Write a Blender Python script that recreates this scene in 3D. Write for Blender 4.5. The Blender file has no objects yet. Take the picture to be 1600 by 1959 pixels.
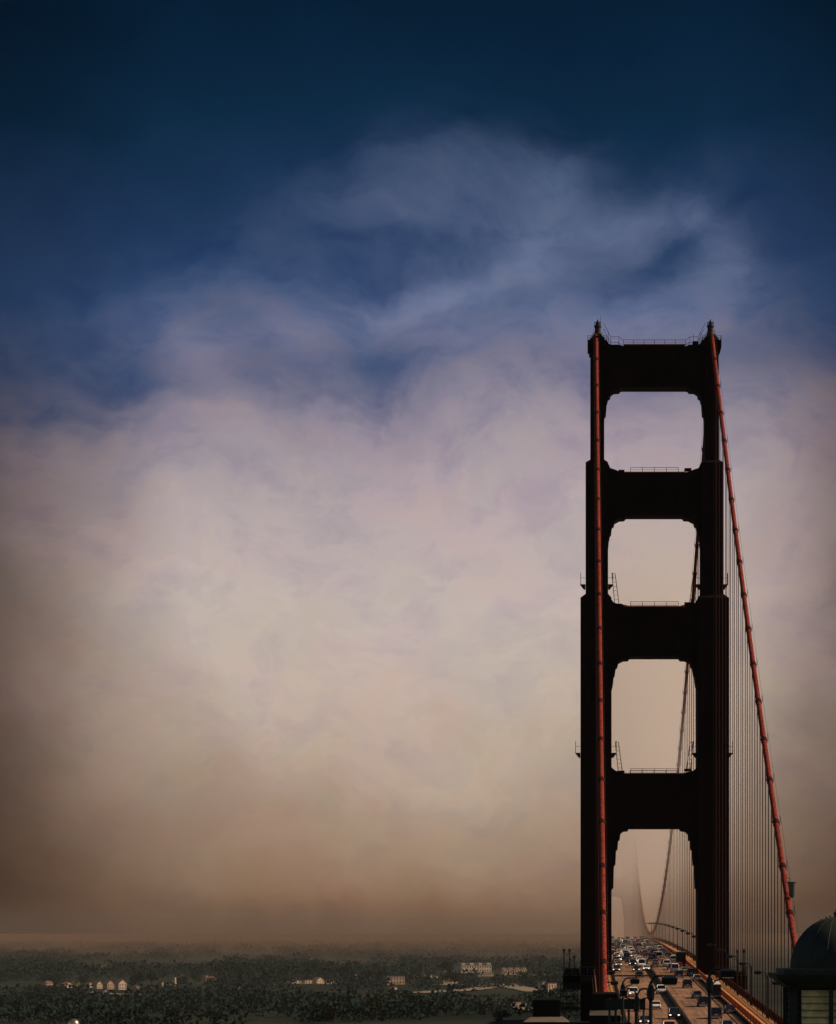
import bpy, math, random
from mathutils import Vector, noise
R = math.radians
SC = bpy.context.scene
COL = SC.collection
random.seed(7)

# ------------------------------------------------------------------ camera
CAMX, CAMY, CAMZ = -16.2, -680.0, 10.0
FPX, VX, VY = 5535.0, 1120.0, 1785.0        # focal length and vanishing point of the photograph (1600 wide)
cd = bpy.data.cameras.new('camera'); cam = bpy.data.objects.new('camera', cd); COL.objects.link(cam)
cam.location = (CAMX, CAMY, CAMZ); cam.rotation_euler = (R(90), 0, 0)
cd.sensor_fit = 'HORIZONTAL'; cd.sensor_width = 36; cd.lens = 36*FPX/1600
cd.shift_x = -(VX-800)/1600; cd.shift_y = (VY-979.5)/1600
cd.clip_start = 1; cd.clip_end = 60000
SC.camera = cam

# ------------------------------------------------------------------ sky (world)
SUN_AZ, SUN_EL = 86, 35                      # azimuth from +Y (view direction) towards +X
class S:                                     # tiny expression helper over math nodes
    nt = None
    def __init__(s, k): s.k = k
    @staticmethod
    def m(op, *a):
        n = S.nt.nodes.new('ShaderNodeMath'); n.operation = op
        for i, v in enumerate(a):
            if isinstance(v, S): S.nt.links.new(v.k, n.inputs[i])
            else: n.inputs[i].default_value = v
        return S(n.outputs[0])
    def __add__(s, o): return S.m('ADD', s, o)
    def __radd__(s, o): return S.m('ADD', o, s)
    def __sub__(s, o): return S.m('SUBTRACT', s, o)
    def __rsub__(s, o): return S.m('SUBTRACT', o, s)
    def __mul__(s, o): return S.m('MULTIPLY', s, o)
    def __rmul__(s, o): return S.m('MULTIPLY', o, s)
    def __truediv__(s, o): return S.m('DIVIDE', s, o)
def smooth(x, a, b):
    n = S.nt.nodes.new('ShaderNodeMapRange'); n.interpolation_type = 'SMOOTHSTEP'
    S.nt.links.new(x.k, n.inputs[0]); n.inputs[1].default_value = a; n.inputs[2].default_value = b
    n.inputs[3].default_value = 0; n.inputs[4].default_value = 1
    return S(n.outputs[0])
def srgb(r, g, b):
    f = lambda c: (c/255/12.92) if c/255 <= .04045 else ((c/255+.055)/1.055)**2.4
    return (f(r), f(g), f(b), 1)
def ramp(x, stops, mode='LINEAR'):
    n = S.nt.nodes.new('ShaderNodeValToRGB'); cr = n.color_ramp; cr.interpolation = mode
    while len(cr.elements) < len(stops): cr.elements.new(.5)
    for e, (p, c) in zip(cr.elements, stops): e.position = p
    for e, (p, c) in zip(cr.elements, stops): e.position = p; e.color = c
    S.nt.links.new(x.k, n.inputs[0]); return S(n.outputs[0])
def mixc(f, a, b, mode='MIX'):
    n = S.nt.nodes.new('ShaderNodeMix'); n.data_type = 'RGBA'; n.blend_type = mode
    for sock, v in ((n.inputs[0], f), (n.inputs[6], a), (n.inputs[7], b)):
        if isinstance(v, S): S.nt.links.new(v.k, sock)
        else: sock.default_value = v
    return S(n.outputs[2])
def comb(x, y, z):
    n = S.nt.nodes.new('ShaderNodeCombineXYZ')
    for i, v in enumerate((x, y, z)):
        if isinstance(v, S): S.nt.links.new(v.k, n.inputs[i])
        else: n.inputs[i].default_value = v
    return S(n.outputs[0])
def fbm(vec, scale, detail=5, rough=.55, dist=0.0):
    n = S.nt.nodes.new('ShaderNodeTexNoise'); n.inputs['Scale'].default_value = scale
    n.inputs['Detail'].default_value = detail; n.inputs['Roughness'].default_value = rough
    n.inputs['Distortion'].default_value = dist
    S.nt.links.new(vec.k, n.inputs['Vector']); return S(n.outputs[0])

W = bpy.data.worlds.new('World'); SC.world = W; W.use_nodes = True
nt = W.node_tree; S.nt = nt
for n in list(nt.nodes): nt.nodes.remove(n)
tc = nt.nodes.new('ShaderNodeTexCoord'); sp = nt.nodes.new('ShaderNodeSeparateXYZ')
nt.links.new(tc.outputs['Generated'], sp.inputs[0])
dx, dy, dz = S(sp.outputs[0]), S(sp.outputs[1]), S(sp.outputs[2])
yy = S.m('MAXIMUM', dy, 0.05)
# direction expressed as azimuth / elevation tangents of the southern sky
U = (dx/yy)*(FPX/1600) + VX/1600
V = VY/1600 - (dz/yy)*(FPX/1600)
P0 = comb(U, V, 0.0)
w1 = fbm(P0, 3.0, 3, .5) - .5
w2 = fbm(comb(U+7.3, V+2.1, 0.4), 3.0, 3, .5) - .5
w3 = fbm(comb(U+1.3, V+9.1, 2.4), 9.0, 4, .6) - .5
Uw = U + w1*.16 + w3*.05
Vw = V + w2*.16 + w3*.05
PW = comb(Uw*.8, Vw*1.25, 1.7)
n_big = fbm(PW, 2.6, 5, .5, .3) - .5
n_med = fbm(PW, 7.0, 6, .55, .4) - .5
n_fine = fbm(comb(Uw, Vw*1.6, 4.2), 16.0, 6, .6, .3) - .5
def blob(cx, cy, rx, ry, ang=0.0, wob=1.0):
    a = (Uw - cx/1600)*(math.cos(ang)*1600/rx) + (Vw - cy/1600)*(math.sin(ang)*1600/rx)
    b = (Vw - cy/1600)*(math.cos(ang)*1600/ry) - (Uw - cx/1600)*(math.sin(ang)*1600/ry)
    return S.m('EXPONENT', (a*a + b*b)*-1.0)
# cloud cover over clear blue
light = (blob(1045, 310, 85, 70)*.34 + blob(1190, 400, 130, 50, .2)*.40 + blob(1330, 400, 80, 40, .7)*.40 + blob(1400, 480, 60, 80)*.32
         + blob(1010, 440, 90, 60)*.32 + blob(850, 290, 270, 120, -.25)*.30 + blob(820, 400, 300, 70)*.16 + blob(850, 545, 260, 34, -.28)*.24 + blob(620, 610, 380, 60, -.35)*.16
         + blob(370, 690, 50, 60)*.22 + blob(1180, 620, 200, 60)*.20 + blob(1290, 560, 120, 60)*.14 + blob(800, 640, 120, 40)*.10)
dark = (blob(720, 680, 85, 45)*.24 + blob(1335, 450, 55, 30)*.22 + blob(790, 470, 130, 35)*.05 + blob(300, 730, 200, 45, -.1)*.16
        + blob(650, 590, 70, 40)*.10 + blob(1230, 480, 60, 30)*.06 + blob(130, 780, 60, 40)*.1)
lift = S.m('MAXIMUM', (Vw*1600 - 690.0)*(1/900), (Vw*1600 - 690.0)*(1/460)) + (S.m('MINIMUM', U*1600, 1250.0)-760.0)*.00026 - smooth(U*1600, 1380, 1620)*(1-smooth(V*1600, 520, 760))*.22
cov = lift + .38 + light - dark + n_big*.60 + n_med*.46 + n_fine*.26
cover = smooth(cov, -.02, .95)
clear = ramp(Vw, [(0, srgb(5, 30, 52)), (.14, srgb(12, 42, 68)), (.26, srgb(32, 57, 92)), (.38, srgb(46, 73, 114)), (.5, srgb(50, 74, 110)), (1, srgb(60, 70, 100))])
vt = Vw + n_med*.10 + n_fine*.05
cloud = ramp(vt, [(.05, srgb(50, 70, 100)), (.2, srgb(92, 108, 142)), (.35, srgb(118, 128, 160)), (.45, srgb(140, 134, 154)), (.53, srgb(166, 154, 164)),
                  (.62, srgb(184, 170, 172)), (.72, srgb(196, 182, 176)), (.82, srgb(197, 180, 168)), (.92, srgb(187, 167, 150)),
                  (1.0, srgb(180, 157, 137))])
low = ramp(Vw*.55, [(.55, srgb(179, 154, 132)), (.585, srgb(164, 130, 103)), (.612, srgb(128, 98, 77)), (.6215, srgb(98, 80, 64)), (.66, srgb(76, 66, 54)), (1, srgb(60, 54, 46))])
cloud = mixc(smooth(V, .95, 1.03), cloud, low)
sky = mixc(cover, clear, cloud)
# lens-like vignette put into the sky colour at both sides, darkest low left
ex = (Uw*1600 - 810.0)
rr = S.m('SQRT', S.m('POWER', S.m('MAXIMUM', ex*(1/1010), ex*(-1/905)), 3.2) + S.m('POWER', S.m('MAXIMUM', (Vw*1600-900.0)/1350, 0.0), 2.2))
shade = ramp(rr + n_med*.05, [(0, (1, 1, 1, 1)), (.38, (.97, .97, .97, 1)), (.54, (.72, .69, .68, 1)), (.70, (.45, .41, .40, 1)), (.85, (.27, .235, .225, 1)), (1.0, (.17, .14, .135, 1))])
sky = mixc(cover*.5 + .5, sky, shade, 'MULTIPLY')
mott = ramp(n_fine + n_med*.7 + .5, [(.2, (.86, .86, .93, 1)), (.5, (1, 1, 1, 1)), (.8, (1.0, .965, .93, 1))])
sky = mixc(1.0, sky, mott, 'MULTIPLY')
bl1 = fbm(comb(Uw*1.3+3.1, Vw*1.5, 8.8), 5.0, 7, .6, .2)
bl2 = fbm(comb(Uw*1.3+9.1, Vw*1.7, 3.3), 8.0, 7, .62, .2)
pk = mixc(smooth(bl1, .47, .53), (.993, 1.0, .982, 1), (1.015, .982, .99, 1))
gy = mixc(smooth(bl2, .47, .52), (.97, .972, .98, 1), (1.015, 1.008, 1.0, 1))
sky = mixc(cover, sky, mixc(1.0, mixc(1.0, sky, pk, 'MULTIPLY'), gy, 'MULTIPLY'))
sky = mixc(smooth(V, 1.06, 1.122), sky, mixc(.45, srgb(92, 72, 58), sky))
# the rest of the dome: clear sky
nish = nt.nodes.new('ShaderNodeTexSky'); nish.sky_type = 'NISHITA'; nish.sun_disc = False
nish.sun_elevation = R(SUN_EL); nish.sun_rotation = R(SUN_AZ); nish.air_density = 1.2; nish.dust_density = .6
nn = nt.nodes.new('ShaderNodeMix'); nn.data_type = 'RGBA'; nn.blend_type = 'MULTIPLY'; nn.inputs[0].default_value = 1
nt.links.new(nish.outputs[0], nn.inputs[6]); nn.inputs[7].default_value = (.05, .05, .05, 1)
bgN = nt.nodes.new('ShaderNodeBackground'); nt.links.new(nish.outputs[0], bgN.inputs[0]); bgN.inputs[1].default_value = .05
bgC = nt.nodes.new('ShaderNodeBackground'); nt.links.new(sky.k, bgC.inputs[0]); bgC.inputs[1].default_value = 1.0
mx = nt.nodes.new('ShaderNodeMixShader'); nt.links.new(smooth(dy, .45, .8).k, mx.inputs[0])
nt.links.new(bgN.outputs[0], mx.inputs[1]); nt.links.new(bgC.outputs[0], mx.inputs[2])
wo = nt.nodes.new('ShaderNodeOutputWorld'); nt.links.new(mx.outputs[0], wo.inputs[0])

# ------------------------------------------------------------------ sun
sl = bpy.data.lights.new('sun', 'SUN'); sl.energy = 4.6; sl.angle = R(.5); sl.color = (1, .80, .60)
sun = bpy.data.objects.new('sun', sl); COL.objects.link(sun)
sv = Vector((math.sin(R(SUN_AZ))*math.cos(R(SUN_EL)), math.cos(R(SUN_AZ))*math.cos(R(SUN_EL)), math.sin(R(SUN_EL))))
sun.rotation_euler = sv.to_track_quat('Z', 'Y').to_euler(); sun.location = (300, 0, 400)

SC.view_settings.view_transform = 'Standard'; SC.view_settings.look = 'None'
SC.view_settings.exposure = 0; SC.view_settings.gamma = 1
SC.cycles.volume_bounces = 2

# ------------------------------------------------------------------ materials
def mat(name, col, rough=.7, var=.25, scale=3.0, metal=0, emit=None, spec=.3, col2=None, bump=0):
    m = bpy.data.materials.new(name); m.use_nodes = True; t = m.node_tree; b = t.nodes['Principled BSDF']
    b.inputs['Roughness'].default_value = rough; b.inputs['Metallic'].default_value = metal
    b.inputs['Specular IOR Level'].default_value = spec
    tcn = t.nodes.new('ShaderNodeTexCoord'); nz = t.nodes.new('ShaderNodeTexNoise'); nz.inputs['Scale'].default_value = scale
    nz.inputs['Detail'].default_value = 5
    t.links.new(tcn.outputs['Object'], nz.inputs['Vector'])
    rp = t.nodes.new('ShaderNodeValToRGB')
    c2 = col2 or tuple(c*(1-var) for c in col)
    rp.color_ramp.elements[0].position = .35; rp.color_ramp.elements[0].color = (*c2[:3], 1)
    rp.color_ramp.elements[1].position = .65; rp.color_ramp.elements[1].color = (*col[:3], 1)
    t.links.new(nz.outputs[0], rp.inputs[0]); t.links.new(rp.outputs[0], b.inputs['Base Color'])
    if bump:
        bp = t.nodes.new('ShaderNodeBump'); bp.inputs['Strength'].default_value = bump
        t.links.new(nz.outputs[0], bp.inputs['Height']); t.links.new(bp.outputs[0], b.inputs['Normal'])
    if emit:
        b.inputs['Emission Color'].default_value = (*emit[0], 1); b.inputs['Emission Strength'].default_value = emit[1]
    return m
M = {}
M['orange'] = mat('orange_paint_shaded', (.012, .004, .0035), .75, .35, .15, spec=.1)  # bridge orange taken nearly to black: shade put into the colour
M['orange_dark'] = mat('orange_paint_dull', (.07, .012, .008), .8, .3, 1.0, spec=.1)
M['cable'] = mat('cable_paint', (.30, .042, .020), .75, .75, 2.6, spec=.08, bump=.3, col2=(.07, .013, .009))
M['band'] = mat('band_paint', (.045, .008, .006), .7, .3, 2, spec=.1)
M['rope'] = mat('wire_rope', (.05, .014, .010), .7, .3, 2, spec=.1)
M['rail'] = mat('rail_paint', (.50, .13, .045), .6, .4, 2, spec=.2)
M['dark'] = mat('dark_steel', (.012, .011, .011), .6, .3, 2, spec=.2)
M['black'] = mat('black_paint', (.008, .008, .009), .45, .3, 2, spec=.25)
M['road'] = mat('worn_asphalt', (.33, .18, .105), .9, .3, .12, spec=.1, bump=.1)
_t = M['road'].node_tree; _b = _t.nodes['Principled BSDF']; _l = _b.inputs['Base Color'].links[0].from_socket
_tc = _t.nodes.new('ShaderNodeTexCoord'); _mp = _t.nodes.new('ShaderNodeMapping'); _mp.inputs['Scale'].default_value = (1.3, .03, 1)
_n = _t.nodes.new('ShaderNodeTexNoise'); _n.inputs['Scale'].default_value = 1.0; _n.inputs['Detail'].default_value = 6
_r = _t.nodes.new('ShaderNodeValToRGB'); _r.color_ramp.elements[0].position = .34; _r.color_ramp.elements[0].color = (.55, .52, .5, 1); _r.color_ramp.elements[1].position = .6; _r.color_ramp.elements[1].color = (1, 1, 1, 1)
_m = _t.nodes.new('ShaderNodeMix'); _m.data_type = 'RGBA'; _m.blend_type = 'MULTIPLY'; _m.inputs[0].default_value = 1
_t.links.new(_tc.outputs['Object'], _mp.inputs[0]); _t.links.new(_mp.outputs[0], _n.inputs['Vector']); _t.links.new(_n.outputs[0], _r.inputs[0])
_t.links.new(_l, _m.inputs[6]); _t.links.new(_r.outputs[0], _m.inputs[7]); _t.links.new(_m.outputs[2], _b.inputs['Base Color'])
M['walk'] = mat('sidewalk_concrete', (.66, .29, .10), .9, .3, .4, spec=.1)
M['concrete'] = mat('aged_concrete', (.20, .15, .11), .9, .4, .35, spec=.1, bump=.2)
M['concrete_dark'] = mat('shaded_concrete', (.014, .011, .009), .9, .4, .35, spec=.1, bump=.2)  # blackened concrete: shade of pylon faces and kerb put into the colour
M['joint'] = mat('joint_steel', (.02, .016, .014), .6, .3, 2)
M['glass'] = mat('car_glass', (.010, .012, .018), .12, .2, 2, spec=.5)
M['tyre'] = mat('tyre_rubber', (.012, .012, .012), .9, .2, 2)
M['lamp_on'] = mat('headlight_lit', (.8, .75, .65), .4, .05, 2, emit=((1, .82, .6), 1.6))
M['tail'] = mat('tail_light', (.35, .02, .015), .4, .1, 2)
M['diffuser'] = mat('lamp_diffuser', (.10, .085, .05), .3, .2, 2)
M['copper'] = mat('patinated_copper', (.017, .019, .009), .62, .5, 3.5, spec=.3, bump=.15)
M['cornice'] = mat('dark_green_trim', (.020, .024, .018), .6, .4, 4)
M['louvre'] = mat('weathered_louvre', (.75, .56, .26), .75, .35, 6)
M['ground'] = mat('scrub_ground', (.036, .038, .027), 1, .5, .006, spec=0, col2=(.016, .022, .018))
M['path'] = mat('pale_track', (.30, .23, .17), 1, .3, .05, spec=0)
M['leaf'] = mat('foliage', (.017, .029, .024), 1, .5, .02, spec=0, col2=(.011, .018, .014))
M['leaf2'] = mat('foliage_olive', (.036, .038, .022), 1, .4, .05, spec=0)
M['bark'] = mat('bark', (.05, .035, .025), 1, .3, 1, spec=0)
M['cream'] = mat('cream_wall', (.56, .42, .30), .9, .2, .1)
M['tanwall'] = mat('tan_wall', (.50, .32, .20), .9, .25, .1)
M['whitewall'] = mat('white_wall', (.70, .58, .45), .9, .15, .1)
M['roof'] = mat('clay_roof', (.26, .13, .08), .9, .3, .3)
M['greyroof'] = mat('grey_roof', (.14, .115, .095), .9, .3, .3)
M['pane'] = mat('dark_window', (.03, .025, .022), .3, .2, 1)
M['scrub'] = mat('hill_scrub', (.05, .05, .03), 1, .5, .1, spec=0)
M['basket'] = mat('grey_green_canvas', (.10, .11, .08), .8, .3, 1.5)
M['brass'] = mat('polished_brass', (.75, .52, .26), .28, .2, 3, metal=.9)
def paint(n, c, r=.35): M[n] = mat(n+'_car_paint', c, r, .08, 1, spec=.4)
paint('white', (.80, .70, .60)); paint('silver', (.30, .27, .24)); paint('grey', (.09, .085, .085)); paint('blackc', (.012, .012, .014))
paint('blue', (.010, .013, .026)); paint('red', (.22, .03, .02)); paint('tan', (.36, .24, .14)); paint('orangec', (.60, .26, .10)); paint('green', (.02, .04, .025))
def water_mat():
    m = bpy.data.materials.new('bay_water'); m.use_nodes = True; t = m.node_tree; b = t.nodes['Principled BSDF']
    b.inputs['Base Color'].default_value = (.012, .02, .022, 1); b.inputs['Roughness'].default_value = .25
    nz = t.nodes.new('ShaderNodeTexNoise'); nz.inputs['Scale'].default_value = .08; nz.inputs['Detail'].default_value = 6
    tcn = t.nodes.new('ShaderNodeTexCoord'); bp = t.nodes.new('ShaderNodeBump'); bp.inputs['Strength'].default_value = .5
    t.links.new(tcn.outputs['Object'], nz.inputs['Vector']); t.links.new(nz.outputs[0], bp.inputs['Height']); t.links.new(bp.outputs[0], b.inputs['Normal'])
    return m
M['water'] = water_mat()

# ------------------------------------------------------------------ mesh helpers
class MB:
    def __init__(s): s.v = []; s.f = []
    def add(s, vs, fs):
        o = len(s.v); s.v += [tuple(v) for v in vs]; s.f += [tuple(i+o for i in f) for f in fs]; return s
    def box(s, x0, x1, y0, y1, z0, z1):
        return s.add([(x0,y0,z0),(x1,y0,z0),(x1,y1,z0),(x0,y1,z0),(x0,y0,z1),(x1,y0,z1),(x1,y1,z1),(x0,y1,z1)],
                     [(0,3,2,1),(4,5,6,7),(0,1,5,4),(1,2,6,5),(2,3,7,6),(3,0,4,7)])
    def frust(s, a, b):                     # a, b = (x0,x1,y0,y1,z)
        return s.add([(a[0],a[2],a[4]),(a[1],a[2],a[4]),(a[1],a[3],a[4]),(a[0],a[3],a[4]),(b[0],b[2],b[4]),(b[1],b[2],b[4]),(b[1],b[3],b[4]),(b[0],b[3],b[4])],
                     [(0,3,2,1),(4,5,6,7),(0,1,5,4),(1,2,6,5),(2,3,7,6),(3,0,4,7)])
    def tube(s, pts, r, n=8, cap=True):
        pts = [Vector(p) for p in pts]; rs = r if isinstance(r, (list, tuple)) else [r]*len(pts)
        o = len(s.v)
        for i, p in enumerate(pts):
            t = (pts[min(i+1, len(pts)-1)] - pts[max(i-1, 0)]).normalized()
            up = Vector((0, 0, 1)) if abs(t.z) < .95 else Vector((0, 1, 0))
            a = t.cross(up).normalized(); b = a.cross(t).normalized()
            for k in range(n):
                th = 2*math.pi*k/n
                s.v.append(tuple(p + a*math.cos(th)*rs[i] + b*math.sin(th)*rs[i]))
        for i in range(len(pts)-1):
            for k in range(n):
                k2 = (k+1) % n
                s.f.append((o+i*n+k, o+i*n+k2, o+(i+1)*n+k2, o+(i+1)*n+k))
        if cap:
            s.f.append(tuple(o+k for k in range(n))[::-1]); s.f.append(tuple(o+(len(pts)-1)*n+k for k in range(n)))
        return s
    def bar(s, a, b, w):
        return s.tube([a, b], w/2*1.2, 4)
    def lathe(s, prof, n=24, cx=0, cy=0):
        o = len(s.v)
        for (r, z) in prof:
            for k in range(n):
                th = 2*math.pi*k/n; s.v.append((cx+r*math.cos(th), cy+r*math.sin(th), z))
        for i in range(len(prof)-1):
            for k in range(n):
                k2 = (k+1) % n; s.f.append((o+i*n+k, o+i*n+k2, o+(i+1)*n+k2, o+(i+1)*n+k))
        s.f.append(tuple(o+k for k in range(n))[::-1]); s.f.append(tuple(o+(len(prof)-1)*n+k for k in range(n)))
        return s
    def prism(s, poly, y0, y1):             # poly in (x, z), extruded along y
        n = len(poly); o = len(s.v)
        for (x, z) in poly: s.v.append((x, y0, z))
        for (x, z) in poly: s.v.append((x, y1, z))
        s.f.append(tuple(o+i for i in range(n))); s.f.append(tuple(o+n+i for i in range(n))[::-1])
        for i in range(n):
            j = (i+1) % n; s.f.append((o+i, o+n+i, o+n+j, o+j))
        return s
    def build(s, name, m, parent=None, smooth=False, loc=None):
        me = bpy.data.meshes.new(name); me.from_pydata(s.v, [], s.f); me.validate(); me.update()
        import bmesh
        bm = bmesh.new(); bm.from_mesh(me); bmesh.ops.recalc_face_normals(bm, faces=bm.faces)
        if smooth:
            for f in bm.faces: f.smooth = True
            for e in bm.edges:
                if len(e.link_faces) == 2 and e.calc_face_angle(0) > .7: e.smooth = False
        bm.to_mesh(me); bm.free()
        me.materials.append(M[m] if isinstance(m, str) else m)
        o = bpy.data.objects.new(name, me); COL.objects.link(o)
        if parent: o.parent = parent
        if loc: o.location = loc
        return o
def thing(name, label, cat, loc=(0, 0, 0), rz=0, group=None):
    o = bpy.data.objects.new(name, None); COL.objects.link(o); o.location = loc; o.rotation_euler = (0, 0, rz)
    o.empty_display_size = .5
    return tag(o, label, cat, group)
def tag(o, label, cat, group=None):
    o['label'] = label; o['category'] = cat
    if group: o['group'] = group
    return o
def struct(o): o['kind'] = 'structure'; return o
KIDS = {}
def dup(root, label, group=None, loc=None, rz=None, sub=None):
    r = root.copy(); COL.objects.link(r)
    if loc is not None: r.location = loc
    if rz is not None: r.rotation_euler = (0, 0, rz)
    r['label'] = label
    if group: r['group'] = group
    for ch in list(root.children):
        c = ch.copy(); COL.objects.link(c); c.parent = r
        for g in list(ch.children):
            d = g.copy(); COL.objects.link(d); d.parent = c
    return r
def at(px, py, d):                           # photo pixel + distance ahead of the camera -> world point
    return (CAMX+(px-VX)/FPX*d, CAMY+d, CAMZ-(py-VY)/FPX*d)

# ------------------------------------------------------------------ bridge profile
CR = 6.5
def zdeck(u):
    if u < 0: return 2*CR/640*u
    return CR*(1-((u-640)/640)**2)
XC = 13.6
ZT = 150.7
def zcable(u):
    if u < 0: return ZT + .60*u + .00026*u*u
    zm = CR+3.0
    return zm + (ZT-zm)*((u-640)/640)**2
U0, U1 = -335, 1620

def strip(x0, x1, dz0, dz1, us):
    """a slab that follows the deck, x0..x1, from dz0 to dz1 above the roadway"""
    mb = MB(); o = 0
    for u in us:
        z = zdeck(u)
        mb.v += [(x0, u, z+dz0), (x1, u, z+dz0), (x1, u, z+dz1), (x0, u, z+dz1)]
    for i in range(len(us)-1):
        a = i*4; b = a+4
        for k in range(4):
            k2 = (k+1) % 4; mb.f.append((a+k, a+k2, b+k2, b+k))
    mb.f.append((0, 1, 2, 3)); e = (len(us)-1)*4; mb.f.append((e+3, e+2, e+1, e))
    return mb
US = [U0 + i*15 for i in range(int((U1-U0)/15)+1)]
USN = [u for u in US if u < 1300]
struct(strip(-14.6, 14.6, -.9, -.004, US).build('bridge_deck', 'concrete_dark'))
struct(strip(-9.45, 9.45, -.002, .0, US).build('road', 'road'))
for sx, nm in ((1, 'sidewalk'), (-1, 'sidewalk')):
    a, b = sorted((sx*9.9, sx*14.0))
    struct(strip(a, b, 0.0, .32, US).build(nm, 'walk'))
    a, b = sorted((sx*9.47, sx*9.88))
    struct(strip(a, b, 0.0, .45, US).build('kerb', 'concrete_dark'))
jb = MB()
for u in (-6, -8.2):
    z = zdeck(u); jb.box(-9.4, 9.4, u-.45, u+.45, z-.02, z+.012)
struct(jb.build('expansion_joint', 'joint'))
# lane markings
lm = MB()
for x in (-6.2, -3.1, 3.1, 6.2):
    u = -330.0
    while u < 640:
        z = zdeck(u); z2 = zdeck(u+3)
        lm.add([(x-.07, u, z+.008), (x+.07, u, z+.008), (x+.07, u+3, z2+.008), (x-.07, u+3, z2+.008)], [(0, 1, 2, 3)]); u += 12
M['mark'] = mat('faded_road_paint', (.36, .27, .19), .8, .6, .5)
struct(lm.build('lane_marking', 'mark'))
# median barrier
mbm = thing('median_barrier', 'long dark movable barrier dividing the traffic down the middle of the roadway', 'barrier', (0, 0, 0))
strip(-.33, .33, 0, .28, USN).build('foot', 'dark', mbm)
strip(-.2, .2, .28, .85, USN).build('wall', 'dark', mbm)

# stiffening trusses
for sx in (-1, 1):
    t = thing('stiffening_truss', 'deep %s steel truss hanging below the %s edge of the deck' % (('shaded', 'left') if sx < 0 else ('sunlit', 'right')), 'truss', (sx*XC, 0, 0))
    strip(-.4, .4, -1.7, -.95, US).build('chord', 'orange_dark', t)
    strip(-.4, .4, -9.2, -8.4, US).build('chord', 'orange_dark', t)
    wb = MB(); k = 0
    for i in range(len(US)*2-2):
        u = U0+i*7.5; z = zdeck(u); z2 = zdeck(u+7.5)
        wb.bar((0, u, z-1.6), (0, u, z-8.5), .35)
        wb.bar((0, u, z-(1.6 if i % 2 else 8.5)), (0, u+7.5, z2-(8.5 if i % 2 else 1.6)), .4)
    w = wb.build('truss_web', 'orange_dark', t); w['kind'] = 'stuff'

# railings
def railing(x, h, name, label, m, pitch, dz=.32, bal=.45):
    t = thing(name, label, 'railing', (x, 0, 0))
    us = [U0 + i*10 for i in range(98)]
    strip(-.09, .09, dz+h-.12, dz+h, us).build('top_rail', m, t)
    strip(-.05, .05, dz+.12, dz+.2, us).build('bottom_rail', m, t)
    strip(-.05, .05, dz+h*.55, dz+h*.55+.06, us).build('middle_rail', m, t)
    b = MB(); u = U0+.2
    while u < 120:
        z = zdeck(u)+dz; b.box(-.03, .03, u-.05, u+.05, z+.18, z+h-.1); u += bal
    o = b.build('baluster_infill', m, t); o['kind'] = 'stuff'
    pb = MB().box(-.11, .11, -.11, .11, 0, h+.02); p0 = None; rest = MB(); n = 0; u = U0+1
    while u < 630:
        z = zdeck(u)+dz
        if n < 95:
            if p0 is None: p = p0 = pb.build('post', 'dark', t)
            else: p = p0.copy(); COL.objects.link(p); p.parent = t
            p.location = (0, u, z)
        else: rest.box(-.11, .11, u-.11, u+.11, z, z+h+.02)
        n += 1; u += pitch
    if rest.v:
        o = rest.build('far_posts', 'dark', t); o['kind'] = 'stuff'
    return t
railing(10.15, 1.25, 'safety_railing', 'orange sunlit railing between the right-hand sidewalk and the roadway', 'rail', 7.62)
railing(-10.15, 1.25, 'safety_railing', 'shaded railing between the left-hand sidewalk and the oncoming traffic', 'orange', 7.62)  # twin of the right railing, its shade put into the darker paint
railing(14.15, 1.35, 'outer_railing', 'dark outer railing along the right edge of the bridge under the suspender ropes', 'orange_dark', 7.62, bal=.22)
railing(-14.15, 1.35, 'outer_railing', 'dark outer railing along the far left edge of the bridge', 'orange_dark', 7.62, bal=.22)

# ------------------------------------------------------------------ main cables
def cable(x, label):
    t = thing('main_cable', label, 'cable', (x, 0, 0))
    pts = [(0, -318+i*4.0, zcable(-318+i*4.0)) for i in range(79)] + [(0, -2, zcable(-2)), (0, 0, ZT+.2), (0, 2, zcable(2))]
    pts += [(0, u, zcable(u)) for u in range(8, 1281, 8)]
    MB().tube(pts, .43, 14).build('cable', 'cable', t, smooth=True)
    hb = MB()                                # hand ropes with stanchions
    for s in (-1, 1):
        hb.tube([(s*.62, u, zcable(u)+1.25) for u in range(-312, 641, 12)], .022, 4)
    hb.build('hand_rope', 'rope', t)
    us = [-15.24*k for k in range(1, 21)] + [15.24*k for k in range(1, 76)]
    for u in us:
        z = zcable(u); sl = (zcable(u+1)-zcable(u-1))/2; ln = math.sqrt(1+sl*sl); a = (1/ln, sl/ln)
        b = MB(); b.tube([(0, -.62*a[0], -.62*a[1]), (0, .62*a[0], .62*a[1])],   .55, 12)
        for s in (-1, 1): b.bar((s*.62, 0, 0), (s*.62, 0, 1.3), .07)
        o = b.build('cable_band', 'band', t); o.location = (0, u, z)
        zd = zdeck(u)-1.0
        if z-zd < 1.5: continue
        sb = MB(); L = z-zd
        for s in (-.24, .24):
            for q in ((-.16, .16) if u < 100 else (0,)):
                sb.tube([(s, q, 0), (s, q, -L)], .068, 5)
        sp_ = sb.build('suspender', 'rope', t); sp_.location = (0, u, z)
    return t
cable(-XC, 'sunlit orange main cable running down the front of the left tower leg')
cable(XC, 'orange main cable sweeping down outside the right tower leg to the domed cupola')

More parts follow.
